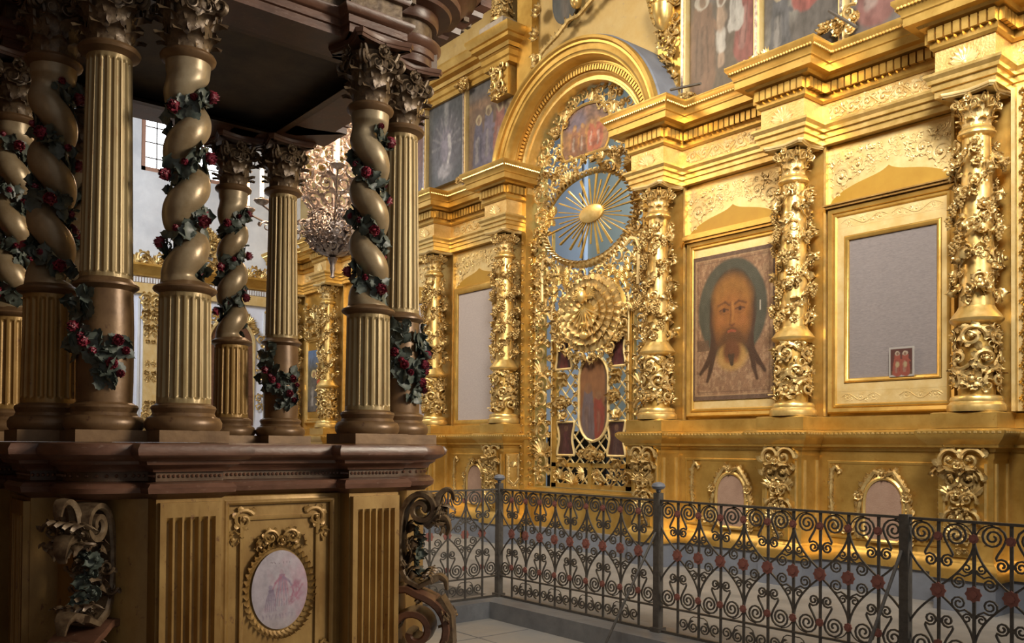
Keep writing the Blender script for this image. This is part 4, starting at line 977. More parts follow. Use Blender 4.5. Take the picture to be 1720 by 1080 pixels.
g = MB(); carve(g, cyl_map(-10.83, 8.62, 0, .14), 0, .88, 8.46, 9.3, .16, rc(3), 1.1); part('openwork', g, GOLDC, root)
root = thing('scroll_corbel', 'pale carved scroll corbel under the broken cornice beside the arch', 'corbel', (-10.85, 8.6, 7.05))
g = MB(); f8 = flat_map(0, 8.55, 0)
for (x_, z_, s_) in ((-10.95, 7.62, .26), (-10.7, 7.62, .26), (-10.85, 7.5, .3), (-10.95, 7.35, .22), (-10.75, 7.32, .22), (-10.88, 7.17, .2), (-10.7, 7.2, .15), (-10.98, 7.2, .15)): g.tpl(SC if s_ > .2 else SP, rot2(z_ * 9) * s_, (x_, z_, 0), f8)
part('leaf_scrolls', g, GOLDC, root); g = MB(); g.box(-11.04, -10.6, 8.56, 8.8, 7.15, 7.62); part('block', g, GOLD, root)
for x, z, l_, s_ in ((-11.88, 7.72, 'gilded leaf tuft above the post beside the orange-sky painting', .5), (-13.08, 7.70, 'gilded leaf tuft above the farther post by the swirling painting', .4), (-11.88, 6.1, 'small gilded leaf tuft at the foot of the post by the orange-sky painting', .3), (-13.08, 6.05, 'small gilded leaf tuft at the foot of the farther post by the swirling painting', .3),
                  (-6.06, 6.08, 'gilded leaf tuft at the foot of the post between the baptism and rocky paintings', .42), (-4.98, 6.15, 'pinkish gilded leaf tuft lying by the nearer iron hook', .5), (-5.35, 6.02, 'loose gilded leaf tuft on the cornice under the rocky painting', .36), (-6.98, 5.98, 'gilded leaf tuft on the cornice beside the nearer foot of the arch', .4)):
    g = MB(); ff = flat_map(x, YP - .09, z); r_ = rc(int(-x * 100 + z * 10))
    for i in range(9): a_2 = r_.uniform(0, 6.3); q = r_.uniform(.05, .4) * s_; g.tpl(r_.choice((SP, SC, FL, SH)), rot2(a_2) * s_ * .42, (q * math.cos(a_2), q * math.sin(a_2) * .7, 0), ff)
    single('leaf_tuft', g, GOLDC, l_, 'carving')
# pilaster and garlanded dark medallion above the arch
single('upper_pilaster', MB().box(-10.5, -10.15, 8.66, 8.8, 5.9, 9.5), GOLD, 'plain gilded pilaster beside the dark medallion above the arch', 'pilaster')
root = thing('garlanded_medallion', 'two dark oval panels hung with gilded leaf garland above the arch', 'medallion', (-9.2, YP, 7.7))
p = Paint(40, 50, .5, .9); p.fill((.045, .05, .055)); p.seg([(.25, .1), (.25, .8)], .06, (.10, .08, .07), .1); p.noise(10, .5, 6)
panel('dark_oval', p, -9.72, -9.14, 7.86, 9.2, YP, root, outline=shaped('oval')); panel('dark_oval', p, -9.02, -8.2, 8.06, 9.3, YP, root, outline=shaped('oval'))
g = MB(); G_ = garland_t([(-10.1, 7.45), (-9.85, 7.62), (-9.55, 7.72), (-9.3, 7.86), (-9.1, 7.84), (-8.8, 7.98), (-8.5, 8.12), (-8.3, 8.08)], .2, rc(4), .085).get(); f9 = flat_map(0, YP - .02, 0); g.add(f9(G_[0]), G_[1], G_[2])
for x_, z_, s_ in ((-8.35, 8.05, .42), (-8.6, 8.1, .3), (-10.0, 7.5, .3), (-10.05, 7.9, .35), (-10.0, 8.25, .35), (-9.9, 7.25, .2), (-10.05, 7.05, .22)): g.tpl(FL if s_ > .3 else SC, rot2(z_ * 7) * s_, (x_, z_, 0), f9)
part('leaf_garland', g, GOLDC, root); part('gilded_knob', MB().sphere((-9.12, YP - .08, 8.05), .09, 10, 8, (1, 1, 1.3)), GOLDP, root)
# carved bracket stack right of the arch
root = thing('bracket_stack', 'carved gilded bracket with grapes and ragged leaves between the arch and the baptism painting', 'bracket', (-7.42, YP, 6.0)); g = MB(); ff = flat_map(0, YP - .02, 0); r_ = rc(6)
carve(g, ff, -7.60, -7.24, 6.0, 8.3, .23, r_, 1.1, 1.2); part('leaf_carving', g, GOLDC, root); g = MB(); g.box(-7.62, -7.24, YP - .01, YP + .1, 5.85, 8.3); part('backing', g, GOLD, root)
g = MB(); g.lathe([(.02, 7.0), (.10, 7.06), (.15, 7.2), (.16, 7.32), (.10, 7.40)], 14, (-7.46, YP - .08, 0)); berry_cluster(g, (-7.55, YP - .12, 7.55), .12, .45, 46, r_); part('gilded_vase', g, GOLDP, root)
# iron hooks
for (a, b), l_ in ((((-6.98, 8.2, 5.97), (-6.46, 8.12, 5.86)), 'black iron rod sticking out over the cornice beside the baptism painting'), (((-5.1, 8.6, 6.35), (-4.56, 8.2, 5.85)), 'black iron rod leaning across the rocky painting onto the cornice')):
    single('iron_rod', MB().tube([a, b], .017, 6), IRON, l_, 'rod')

# right edge: ornament strip, dark doorway and shelf
root = thing('ornament_pilaster', 'pale gilded pilaster with leaf ornament strip at the nearer end of the icon wall', 'pilaster', (-3.08, 8.5, 1.94))
part('strip', MB().box(-3.20, -2.96, 8.42, 8.6, 1.942, 4.855), GOLDPALE, root); g = MB(); ff = flat_map(0, 8.418, 0)
g.box(-3.16, -3.145, 8.405, 8.42, 1.95, 4.85); g.box(-3.005, -2.99, 8.405, 8.42, 1.95, 4.85); part('edge_beads', g, GOLDP, root)
g = MB()
for i in range(40): g.tpl(SP, rot2(.7 * (-1) ** i) * .12, (-3.075, 2.0 + i * .072, 0), ff)
part('leaf_strip', g, GOLDP, root)
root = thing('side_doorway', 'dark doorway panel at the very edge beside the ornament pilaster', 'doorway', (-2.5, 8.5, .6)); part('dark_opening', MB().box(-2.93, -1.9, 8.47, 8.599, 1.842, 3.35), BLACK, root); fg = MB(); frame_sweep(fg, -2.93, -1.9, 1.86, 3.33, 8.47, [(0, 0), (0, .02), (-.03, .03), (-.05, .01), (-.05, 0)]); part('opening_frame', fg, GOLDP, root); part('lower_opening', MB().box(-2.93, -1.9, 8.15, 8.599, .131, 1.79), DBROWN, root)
single('grey_shelf', MB().box(-2.93, -1.7, 8.02, 8.46, 1.791, 1.84), SLATE, 'narrow blue-grey shelf board lying on the ledge beside the dark doorway', 'shelf')

# ================================================================== wrought iron fence
ZT, ZB, ZM = 1.18, .355, .768
def bez(p0, p1, p2, p3, n=9):
    t = np.linspace(0, 1, n)[:, None]; p0, p1, p2, p3 = map(np.array, (p0, p1, p2, p3))
    return (1 - t) ** 3 * p0 + 3 * t * (1 - t) ** 2 * p1 + 3 * t * t * (1 - t) * p2 + t ** 3 * p3
def curl2(c, r, a0, turns, n=16, rend=.22):
    """spiral from its eye outwards, ending at angle a0"""
    t = np.linspace(0, 1, n); a = a0 - turns * 2 * PI * (1 - t); R_ = r * (rend + (1 - rend) * t)
    return np.stack([c[0] + R_ * np.cos(a), c[1] + R_ * np.sin(a)], 1)
def iron(mb, P2, r=.0052, sx=1, sz=1, dy=0.):
    P = np.stack([sx * P2[:, 0], 0 * P2[:, 0] + dy, sz * P2[:, 1]], 1); mb.tube(P, r, 4, up=np.array([0, 1., 0]))
def cell_even():
    g = MB()
    for sx in (-1, 1):
        for sz in (-1, 1):
            A = curl2((.092, .335), .052, PI * 1.0, 1.75); B = curl2((.050, .175), .040, PI * .25, -1.6, 16)
            A = curl2((.098, .330), .070, PI, 2.2, 28, .14)
            mid = bez(A[-1], (.040, .27), (.085, .235), B[-1] + np.array([.004, .0]))
            iron(g, np.concatenate([A, mid[1:-1], B[::-1]]), .0078, sx, sz)
            L = bez((.20, .30), (.185, .18), (.10, .10), (.012, .03), 14); iron(g, L, .0078, sx, sz, .004)
            L = bez((.20, .30), (.19, .36), (.16, .40), (.10, .40), 8); iron(g, L, .005, sx, sz, .004)
    g.box(-.022, .022, -.006, .006, .165, .178); g.box(-.022, .022, -.006, .006, -.178, -.165)
    return g
def cell_odd():
    g = MB()
    for sx in (-1, 1):
        for sz in (-1, 1):
            A = curl2((.086, .062), .048, PI * .75, 1.8, 18); B = curl2((.040, .145), .030, PI * 1.1, -1.4, 13)
            mid = bez(A[-1], (.045, .105), (.01, .11), B[-1]); iron(g, np.concatenate([A, mid[1:-1], B[::-1]]), .0068, sx, sz)
    return g
def low_cell():
    g = MB()
    for sx in (-1, 1):
        A = curl2((.052, -.02), .046, PI * .5, 1.7, 18); B = curl2((.148, -.01), .046, PI * 1.5, 1.6, 18)
        iron(g, np.concatenate([A, bez(A[-1], (.09, .045), (.10, -.05), B[-1])[1:-1], B[::-1]]), .0072, sx, 1)
    iron(g, np.array([(-.10, -.01), (-.075, .045), (-.05, .06), (.05, .06), (.075, .045), (.10, -.01)]), .0045)
    return g
def rosette(r):
    g = MB(); n = 16; th = np.linspace(0, 2 * PI, n + 1)[:-1]; R_ = r * (1 + .10 * np.cos(th * 8))
    for y0 in (-.011,):
        P = [(R_[i] * math.cos(t), R_[i] * math.sin(t)) for i, t in enumerate(th)]
        g.poly_prism(P, lambda a, b: (a, -.014, b), lambda a, b: (a, -.006, b))
        P2 = [(a * .5, b * .5) for a, b in P]; g.poly_prism(P2, lambda a, b: (a, -.019, b), lambda a, b: (a, -.013, b))
    return g
ME = mesh_of('scroll_even', cell_even(), IRON); MO = mesh_of('scroll_odd', cell_odd(), IRON); ML = mesh_of('scroll_low', low_cell(), IRON)
MR1 = mesh_of('rosette_large', rosette(.044), RUST); MR2 = mesh_of('rosette_small', rosette(.027), RUST)
MBAR = mesh_of('fence_bar', MB().box(-.009, .009, -.006, .006, .158, 1.178), IRON)
def fence_panel(p0, ang, nb, first_even, label, length=2.0):
    root = thing('iron_fence', label, 'fence', (*p0, .155), 'wrought iron fence panels'); root.rotation_euler = (0, 0, ang)
    def put(name, me, x, z, rot=None):
        o = link(name, me, root); o.location = (x, 0, z - .155); return o
    for nm, z0, z1, hw in (('top_rail', 1.172, 1.188, .014), ('middle_rail', .348, .362, .010), ('bottom_rail', .155, .175, .012)):
        me = mesh_of(nm, MB().box(0.03, length - .03, -hw, hw, z0, z1), IRON); put(nm, me, 0, .0)
    for i in range(nb):
        x = .2 * (i + 1); put('upright_bar', MBAR, x, 0); ev = (i % 2 == 0) == first_even
        put('scrollwork', ME if ev else MO, x, ZM); put('rosette', MR1, x, ZM); put('rosette', MR2, x, 1.085); put('rosette', MR2, x, .452)
        if not ev: put('lower_scrollwork', ML, x, .265)
    return root
FY, FX = 5.226, -6.555
fence_panel((FX, FY), 0, 9, True, 'wrought iron fence panel in front of the royal doors, between two knobbed posts')
fence_panel((FX + 2.0, FY), 0, 9, True, 'middle wrought iron fence panel, in front of the face icon dado')
fence_panel((FX + 3.97, FY), 0, 9, True, 'nearest wrought iron fence panel, past the flat-topped post')
fence_panel((FX, FY), -PI / 2, 6, True, 'short wrought iron fence panel running from the corner post behind the canopy', 1.4)
def fpost(x, y, knob, lab, brace=None):
    root = thing('fence_post', lab, 'post', (x, y, .155), 'fence posts')
    part('post', MB().box(x - .028, x + .028, y - .028, y + .028, .155, 1.24 if knob else 1.20), IRON, root)
    g = MB(); g.box(x - .045, x + .045, y - .045, y + .045, .155, .19); part('foot', g, IRON, root)
    if knob: part('knob', MB().lathe([(.012, 1.24), (.02, 1.25), (.018, 1.262), (.045, 1.272), (.055, 1.29), (.045, 1.312), (.02, 1.322), (.001, 1.325)], 18, (x, y, 0)), SLATE, root, 'blue-grey flattened knob')
    if brace: part('brace', MB().tube(brace, .0105, 6), IRON, root, 'leaning iron brace rod')
fpost(FX, FY, True, 'knobbed iron corner post of the fence'); fpost(FX + 2.0, FY, True, 'knobbed iron fence post with a long brace rod, between the first two fence panels', [(FX + 2.0, FY - .03, .93), (-4.60, 4.62, 0.02)])
fpost(FX + 3.97, FY, False, 'flat-topped iron fence post with a brace rod, in front of the empty frame dado', [(FX + 3.96, FY - .03, .98), (-2.66, 4.62, 0.02)]); fpost(FX + 5.94, FY, True, 'last knobbed iron fence post, near the dark doorway')

# ================================================================== far side wall: gilded pilasters, cornice, arched niche
def side(y, z, d=0.0): return (XL + d, y, z)
smap = lambda d0=0.0: (lambda V: np.stack([XL + d0 + V[:, 2], V[:, 0], V[:, 1]], 1))
struct('trim_5', MB().box(XL, XL + .06, 4.95, 8.45, .13, 4.62), PALEBL)
root = thing('side_cornice', 'gilded cornice with grey fluted band and leaf cresting on the far side wall', 'cornice', (XL, 6.5, 4.62))
part('architrave', MB().box(XL, XL + .12, 4.95, 8.45, 4.62, 4.83), GOLDPALE, root)
part('fluted_band', MB().box(XL, XL + .10, 4.95, 8.45, 4.83, 4.96), SILV, root); g = MB()
for y in np.arange(5.0, 8.4, .055): g.box(XL + .1, XL + .115, y, y + .03, 4.845, 4.945)
o = part('band_flutes', g, PLAST, root); o['kind'] = 'stuff'
g = MB(); G_ = [(.10, 4.96), (.14, 4.98), (.16, 5.03), (.22, 5.07), (.24, 5.12), (.30, 5.16), (.30, 5.20), (0, 5.20), (0, 4.96)]
g.grid(np.array([[(XL + a_, y, b_) for a_, b_ in G_] for y in (4.95, 8.45)]).transpose(1, 0, 2), cu=True); part('cornice', g, GOLD, root)
g = MB(); r_ = rc(8); fs = smap(.2)
for y in np.arange(5.2, 8.4, .33):
    for k in range(3): g.tpl((SH, SC, SP)[k], rot2(r_.uniform(-.6, .6)) * (.32 - .05 * k), (y + k * .1, 5.28 + .05 * k, 0), fs)
part('leaf_cresting', g, GOLDC, root)
for y, l_ in ((5.50, 'flat gilded pilaster on the far side wall, seen between the two near canopy columns'), (8.15, 'flat gilded pilaster on the far side wall near the corner')):
    root = thing('side_pilaster', l_, 'pilaster', (XL + .1, y, 1.8), 'side wall pilasters')
    part('shaft', MB().box(XL + .06, XL + .12, y - .13, y + .13, 1.80, 4.62), GOLDPALE, root); g = MB(); fs = smap(.12); r_ = rc(int(y * 10))
    for z, s_ in ((4.5, .3), (4.4, .26), (4.28, .28), (4.12, .26), (3.98, .22), (3.82, .18), (3.68, .14), (2.45, .16), (2.3, .2), (2.12, .24), (1.95, .2), (3.2, .14), (3.05, .16), (2.9, .14)):
        for sg in (-1, 1): g.tpl((SC, SP)[int(z * 20) % 2], (FLIP if sg > 0 else np.eye(3)) @ rot2(r_.uniform(-.4, .4)) * s_, (y + sg * s_ * .38, z, 0), fs)
    part('leaf_relief', g, GOLDC, root); part('pale_border', MB().box(XL + .06, XL + .09, y - .24, y - .2, 1.8, 4.5), PLAST, root)
root = thing('arched_niche', 'round-headed dark panel in a gilded leafy surround on the far side wall', 'niche', (XL + .08, 7.15, 1.9))
t = np.linspace(0, PI, 21); o_ = [(7.2 + .50 * math.cos(a), 3.75 + .55 * math.sin(a)) for a in t] + [(6.7, 2.0), (7.7, 2.0)]
part('dark_panel', MB().poly_prism(o_, lambda a, b: (XL + .075, a, b), lambda a, b: (XL + .05, a, b)), BROWN, root)
g = MB(); oo = np.array([o_[-1]] + o_[:-1]); Pn = np.stack([0 * oo[:, 0] + XL + .09, oo[:, 0], oo[:, 1]], 1); g.tube(Pn, .04, 6); part('rim', g, GOLDPALE, root)
g = MB(); fs = smap(.08); r_ = rc(2)
for k in range(9): a = PI * (k + .5) / 9; g.tpl((SC, SP, SH)[k % 3], rot2(a - PI / 2) * .27, (7.2 + .64 * math.cos(a), 3.75 + .70 * math.sin(a), 0), fs)
for z in (2.4, 2.6, 3.1, 3.3, 3.5): g.tpl(SC, rot2(z * 5) * .2, (6.58, z, 0), fs); g.tpl(SC, rot2(z * 5) * .2, (7.82, z, 0), fs)
part('leafy_surround', g, GOLDC, root)
g = MB(); r_ = rc(12); fs = smap(.05)
for k in range(16): g.tpl((SC, SH, SP, FL)[k % 4], rot2(r_.uniform(0, 6.3)) * r_.uniform(.24, .36), (6.85 + r_.uniform(-.28, .28), 5.85 + r_.uniform(-.35, .3), 0), fs)
single('cartouche_crest', g, GOLDC, 'gilded leaf crest high on the white side wall above the cornice, seen between twisted columns', 'crest')

# ================================================================== chandelier
HX, HY = -9.5, 4.97
root = thing('chandelier', 'silver openwork chandelier with pierced bowl, curling arms and lit candles', 'chandelier', (HX, HY, 3.6), None)
part('finial', MB().lathe([(.001, 3.60), (.03, 3.62), (.02, 3.66), (.035, 3.72), (.03, 3.76), (.05, 3.82), (.065, 3.85), (.03, 3.87)], 14, (HX, HY, 0)), SILV, root)
bowl = [(.05, 3.87), (.16, 3.90), (.25, 3.98), (.30, 4.10), (.305, 4.22), (.27, 4.34), (.22, 4.42)]
part('bowl', MB().lathe([(r - .012, z) for r, z in bowl], 28, (HX, HY, 0)), SILV, root)
g = MB(); r_ = rc(14)
def bowlmap(prof):
    pr = np.array(prof)
    def fn(V):
        z = V[:, 1]; R_ = np.interp(z, pr[:, 1], pr[:, 0]); a = V[:, 0]; R2 = R_ + V[:, 2]
        return np.stack([HX + R2 * np.cos(a), HY + R2 * np.sin(a), z], 1)
    return fn
fb = bowlmap(bowl)
for j in range(6):
    z = 3.95 + j * .085; R_ = np.interp(z, [b[1] for b in bowl], [b[0] for b in bowl]); n_ = max(6, int(2 * PI * R_ / .095))
    for i in range(n_):
        a = 2 * PI * (i + .5 * (j % 2)) / n_; s_ = .13; A = rot2(r_.uniform(0, 6.3)) @ np.diag([s_, s_, s_]); A2 = np.diag([1 / R_, 1, 1]) @ A
        g.tpl(r_.choice((SC, SCT, SP)), A2, (a, z, 0), fb)
part('bowl_openwork', g, SILV, root)
g = MB(); cage = [(.22, 4.42), (.34, 4.55), (.47, 4.75), (.50, 4.95), (.46, 5.15), (.36, 5.35), (.22, 5.55), (.10, 5.75)]; fb = bowlmap(cage)
for j in range(8):
    z = 4.48 + j * .155; R_ = np.interp(z, [b[1] for b in cage], [b[0] for b in cage]); n_ = max(6, int(2 * PI * R_ / .17))
    for i in range(n_):
        a = 2 * PI * (i + .5 * (j % 2)) / n_; s_ = .22; A = rot2(r_.uniform(0, 6.3)) @ np.diag([s_, s_, s_]); g.tpl(r_.choice((SC, SCT, SCT)), np.diag([1 / R_, 1, 1]) @ A, (a, z, 0), fb)
part('cage_openwork', g, SILV, root)
part('stem', MB().lathe([(.02, 4.2), (.03, 5.0), (.03, 6.2), (.012, 6.3), (.012, 10.9)], 10, (HX, HY, 0)), SILV, root)
glow_spots = []
for i, (px, py, pz) in enumerate(((-9.32, 5.22, 4.66), (-9.3, 3.98, 4.36), (-9.75, 4.0, 4.36), (-10.3, 5.6, 4.6), (-8.7, 4.6, 4.75), (-10.5, 4.7, 4.5), (-8.75, 5.35, 4.75))):
    dx, dy = px - HX, py - HY; L = math.hypot(dx, dy); d = np.array([dx, dy]) / L
    t = np.linspace(0, 1, 18); rr = .25 + (L - .25) * t; zz = 4.30 + (pz - .08 - 4.30) * t - .12 * np.sin(PI * t)
    g = MB(); g.tube(np.stack([HX + d[0] * rr, HY + d[1] * rr, zz], 1), .012, 5)
    for k in (4, 8, 12): g.tpl(SCT, np.stack([np.array([d[0], d[1], 0]), np.array([0, 0, 1.]), np.array([-d[1], d[0], 0])], 1) * .17, (HX + d[0] * rr[k], HY + d[1] * rr[k], zz[k] - .05))
    arm = part('arm', g, SILV, root)
    part('drip_pan', MB().lathe([(.01, pz - .09), (.06, pz - .07), (.09, pz - .04), (.085, pz - .03), (.02, pz - .03), (.025, pz)], 16, (px, py, 0)), SILV, arm)
    part('candle', MB().lathe([(.022, pz), (.022, pz + .30), (.001, pz + .34)], 10, (px, py, 0)), WAX, arm, 'lit candle')
    if i in (0, 1, 4, 6):
        ld = bpy.data.lights.new('candle_light', 'POINT'); ld.energy = 42; ld.color = (1, .66, .38); ld.shadow_soft_size = .06
        lo = bpy.data.objects.new('candle_light', ld); COL.objects.link(lo); lo.location = (px + .05, py - .08, pz + .42)

# ================================================================== the carved wooden canopy on its pedestal
PX, PY = -5.30, 1.96
def quad(pts):
    """mirror a quarter outline (from the +x face round to the +y face) into a closed CCW path"""
    q = list(pts); q2 = [(-a, b) for a, b in reversed(q)]; q3 = [(-a, -b) for a, b in q]; q4 = [(a, -b) for a, b in reversed(q)]
    return [(PX + a, PY + b) for a, b in q + q2 + q3 + q4]
arc_c = [(.82 + .17 * math.cos(rad(t)), .82 + .17 * math.sin(rad(t))) for t in range(-25, 116, 14)]
Q_BODY = [(1.0, .35), (1.1, .35), (1.1, .66), (.98, .66), (.96, .72), (.72, .96), (.66, .98), (.66, 1.1), (.35, 1.1), (.35, 1.0)]
Q_LEDGE = [(1.0, .35), (1.1, .35), (1.1, .66), (.99, .66)] + arc_c + [(.66, .99), (.66, 1.1), (.35, 1.1), (.35, 1.0)]
B_, LG = quad(Q_BODY), quad(Q_LEDGE)
root = thing('canopy_pedestal', 'big dark wooden pedestal with fluted pilasters, oval picture panel and heavy moulded ledge', 'pedestal', (PX, PY, 0))
part('body', sweep(MB(), B_, [(-.25, .001), (.10, .001), (.10, .12), (.06, .16), (.04, .22), (0, .26), (0, 1.34), (-.25, 1.34)], True), AGED, root)
part('lower_moulding', sweep(MB(), LG, [(-.3, 1.335), (.0, 1.335), (.02, 1.35), (.05, 1.365), (.055, 1.39), (.04, 1.41), (.0, 1.42), (-.3, 1.42)], True), BROWN, root)
part('frieze_band', sweep(MB(), LG, [(-.3, 1.42), (.005, 1.42), (.005, 1.47), (-.3, 1.47)], True), DBROWN, root)
part('ledge', sweep(MB(), LG, [(-.3, 1.465), (.02, 1.465), (.03, 1.485), (.06, 1.50), (.065, 1.515), (.095, 1.525), (.115, 1.545), (.118, 1.57), (.105, 1.595), (.07, 1.602), (-.30, 1.603)], True), BROWN, root, 'red-brown polished ledge')
g = MB(); g.box(PX - .95, PX + .95, PY - .95, PY + .95, 1.55, 1.598); part('deck', g, DBROWN, root)
mb = MB()
for (c, d, n_) in along(offset_path(LG, .006, True), .022, True):
    mb.sphere((c[0], c[1], 1.445), .009, 5, 3)
o = part('beading', mb, BROWN, root); o['kind'] = 'stuff'
# fluted pilaster faces on each pier: all four sides, two each
def pier_face(c, n, u):
    """c centre of the pier front, n outward normal, u along the face"""
    c, n, u = map(np.array, (c, n, u))
    g = MB(); hw = .145; fl = 6; prof = []
    m = lambda V: np.stack([PX + c[0] + u[0] * V[:, 0] + n[0] * V[:, 2], PY + c[1] + u[1] * V[:, 0] + n[1] * V[:, 2], V[:, 1]], 1)
    xs = np.linspace(-hw, hw, 61); ph = (xs + hw * .84) / (hw * 1.68) * fl; dep = np.where((ph > 0) & (ph < fl), -.034 * np.sqrt(np.clip(1 - (2 * ((ph % 1)) - 1) ** 2 / .45, 0, 1)), 0)
    zs = [.30, .32, .34, 1.22, 1.235, 1.25, 1.32]; k_ = [0, .6, 1, 1, .6, 0, 0]
    G = np.array([[(x, z, .030 + d_ * kk) for z, kk in zip(zs, k_)] for x, d_ in zip(xs, dep)]); V = m(G.reshape(-1, 3)).reshape(G.shape); g.grid(V)
    for x in (-hw, hw): 
        G = np.array([[(x, z, d_) for z in (.30, 1.32)] for d_ in (-.006, .030)]); g.grid(m(G.reshape(-1, 3)).reshape(G.shape))
    G = np.array([[(x, 1.32, d_) for x in (-hw, hw)] for d_ in (-.006, .030)]); g.grid(m(G.reshape(-1, 3)).reshape(G.shape))
    return g
for n, u in (((1, 0), (0, 1)), ((0, -1), (1, 0)), ((-1, 0), (0, -1)), ((0, 1), (-1, 0))):
    for sg in (-1, 1): part('fluted_pilaster', pier_face((n[0] * 1.1 + u[0] * sg * .505, n[1] * 1.1 + u[1] * sg * .505), n, u), AGED, root)
# picture panels on the four faces
def face_map(n, u, r, z0):
    return lambda V: np.stack([PX + n[0] * (r + V[:, 2]) + u[0] * V[:, 0], PY + n[1] * (r + V[:, 2]) + u[1] * V[:, 0], z0 + V[:, 1]], 1)
for k, (n, u) in enumerate((((1, 0), (0, 1)), ((0, -1), (1, 0)))):
    m = face_map(n, u, 1.001, 0); g = MB()
    rc_ = [(-.28, .36), (.28, .36), (.28, 1.29), (-.28, 1.29)]
    def mpp(G, m=m): return m(np.stack([G[..., 0], G[..., 1], G[..., 2]], -1).reshape(-1, 3)).reshape(G.shape)
    sweep(g, rc_, [(0, 0), (0, .02), (.01, .028), (.02, .028), (.03, .02), (.045, .018), (.05, 0)], True, mpp)
    sweep(g, [(-.20, .44), (.20, .44), (.20, 1.21), (-.20, 1.21)], [(0, 0), (0, .012), (.012, .016), (.02, .016), (.02, 0)], True, mpp)
    part('panel_moulding', g, AGED, root)
    g = MB()
    for sx in (-1, 1):
        for z_ in (1.21, .46): g = MB(); g.tpl(SC, (FLIP if sx > 0 else np.eye(3)) @ rot2(.5) @ np.diag([.13, .13, .06]), (sx * .2, z_, .005), m); g.tpl(SP, rot2(sx * .8) @ np.diag([.12, .12, .05]), (sx * .23, z_ - .07 * (1 if z_ > 1 else -1), .005), m); part('corner_scroll', g, AGED, root)
    g = MB(); th = np.linspace(0, 2 * PI, 43)[:-1]
    for i, t in enumerate(th): g.tpl(LF, rot2(t - .5) @ np.diag([.06, .06, .09]), (.172 * math.cos(t), .84 + .226 * math.sin(t), .006), m)
    part('oval_wreath', g, AGED, root); g = MB()
    for sx in (-1, 1):
        g.tpl(SC, (FLIP if sx > 0 else np.eye(3)) @ rot2(-.4) @ np.diag([.11, .10, .08]), (sx * .06, 1.115, .01), m); g.tpl(SP, rot2(-sx * 1.3) @ np.diag([.12, .14, .06]), (sx * .13, 1.09, .005), m)
    g.tpl(FL, np.diag([.09, .09, .09]), (0, 1.10, .015), m); part('ribbon_bow', g, AGED, root)
    p = Paint(150, 190, .30, .40); p.wob = p.wob * .5; p.fill((.42, .37, .42)); p.mix(np.clip((p.x - .13) * 4 + fbm(p.u, p.v, 5, 7), 0, 1) * .75, (.45, .26, .32)); p.mix(np.clip((.09 - p.y) * 12, 0, 1) * .5, (.36, .30, .28))
    rk = random.Random(31); inkc = (.20, .14, .23); rosec = (.34, .13, .20)
    def wisp(pts, r_, c_, a_): p.seg(pts, r_ * 1.4, c_, .005, min(1, a_ * 1.35), r2=r_ * .7)
    p.ell(.155, .29, .012, .015, (.34, .24, .29), .006, a=.8)                                   # head of the middle figure
    for k in range(7): wisp([(.145 + .004 * k, .275), (.130 + .009 * k, .20), (.118 + .013 * k, .12)], .003, inkc if k % 2 else rosec, .55)
    wisp([(.150, .265), (.12, .235), (.105, .20)], .005, rosec, .6); wisp([(.165, .262), (.195, .235), (.215, .215)], .005, inkc, .5)
    p.ell(.095, .215, .010, .012, inkc, .006, a=.6)
    for k in range(6): wisp([(.088 + .004 * k, .20), (.075 + .009 * k, .15), (.07 + .011 * k, .095)], .003, inkc, .5)
    p.ell(.235, .225, .020, .022, rosec, .012, a=.6); p.ell(.25, .17, .03, .02, (.38, .2, .27), .014, a=.6)
    for k in range(14): wisp([(.20 + rk.uniform(0, .07), .12 + rk.uniform(0, .12)), (.20 + rk.uniform(0, .07), .12 + rk.uniform(0, .12))], .003, rosec, .5)
    for k in range(10): x_ = .06 + .017 * k; wisp([(x_, .075), (x_ + rk.uniform(-.008, .008), .055)], .002, inkc, .5)
    for j in range(14):
        if j in (4, 7, 9): continue
        p.seg([(.095 + j * .0085, .335), (.0965 + j * .0085, .341)], .0016, (.10, .06, .08), .002, .9)
    p.noise(12, .25, 9); p.c *= .85
    # oval plate built on a polar grid coloured from the paint
    nr, nt = 64, 150; R_, T_ = np.meshgrid(np.linspace(0.001, 1, nr), np.linspace(0, 2 * PI, nt, endpoint=False), indexing='ij'); xx = .5 + .5 * R_ * np.cos(T_); yy = .5 + .5 * R_ * np.sin(T_)
    ci = p.c[(xx * 149).astype(int), (yy * 189).astype(int)]
    G = m(np.stack([(xx - .5) * .31, .84 + (yy - .5) * .41, .010 + .008 * (1 - R_ ** 2)], -1).reshape(-1, 3)).reshape(nr, nt, 3); g = MB(); g.grid(G, cv=True); cl = np.ones((g.n, 4)); cl[:, :3] = ci.reshape(-1, 3)
    part('oval_picture', g, PAINT, root, 'pale pink and lilac oval painting', colors=cl)
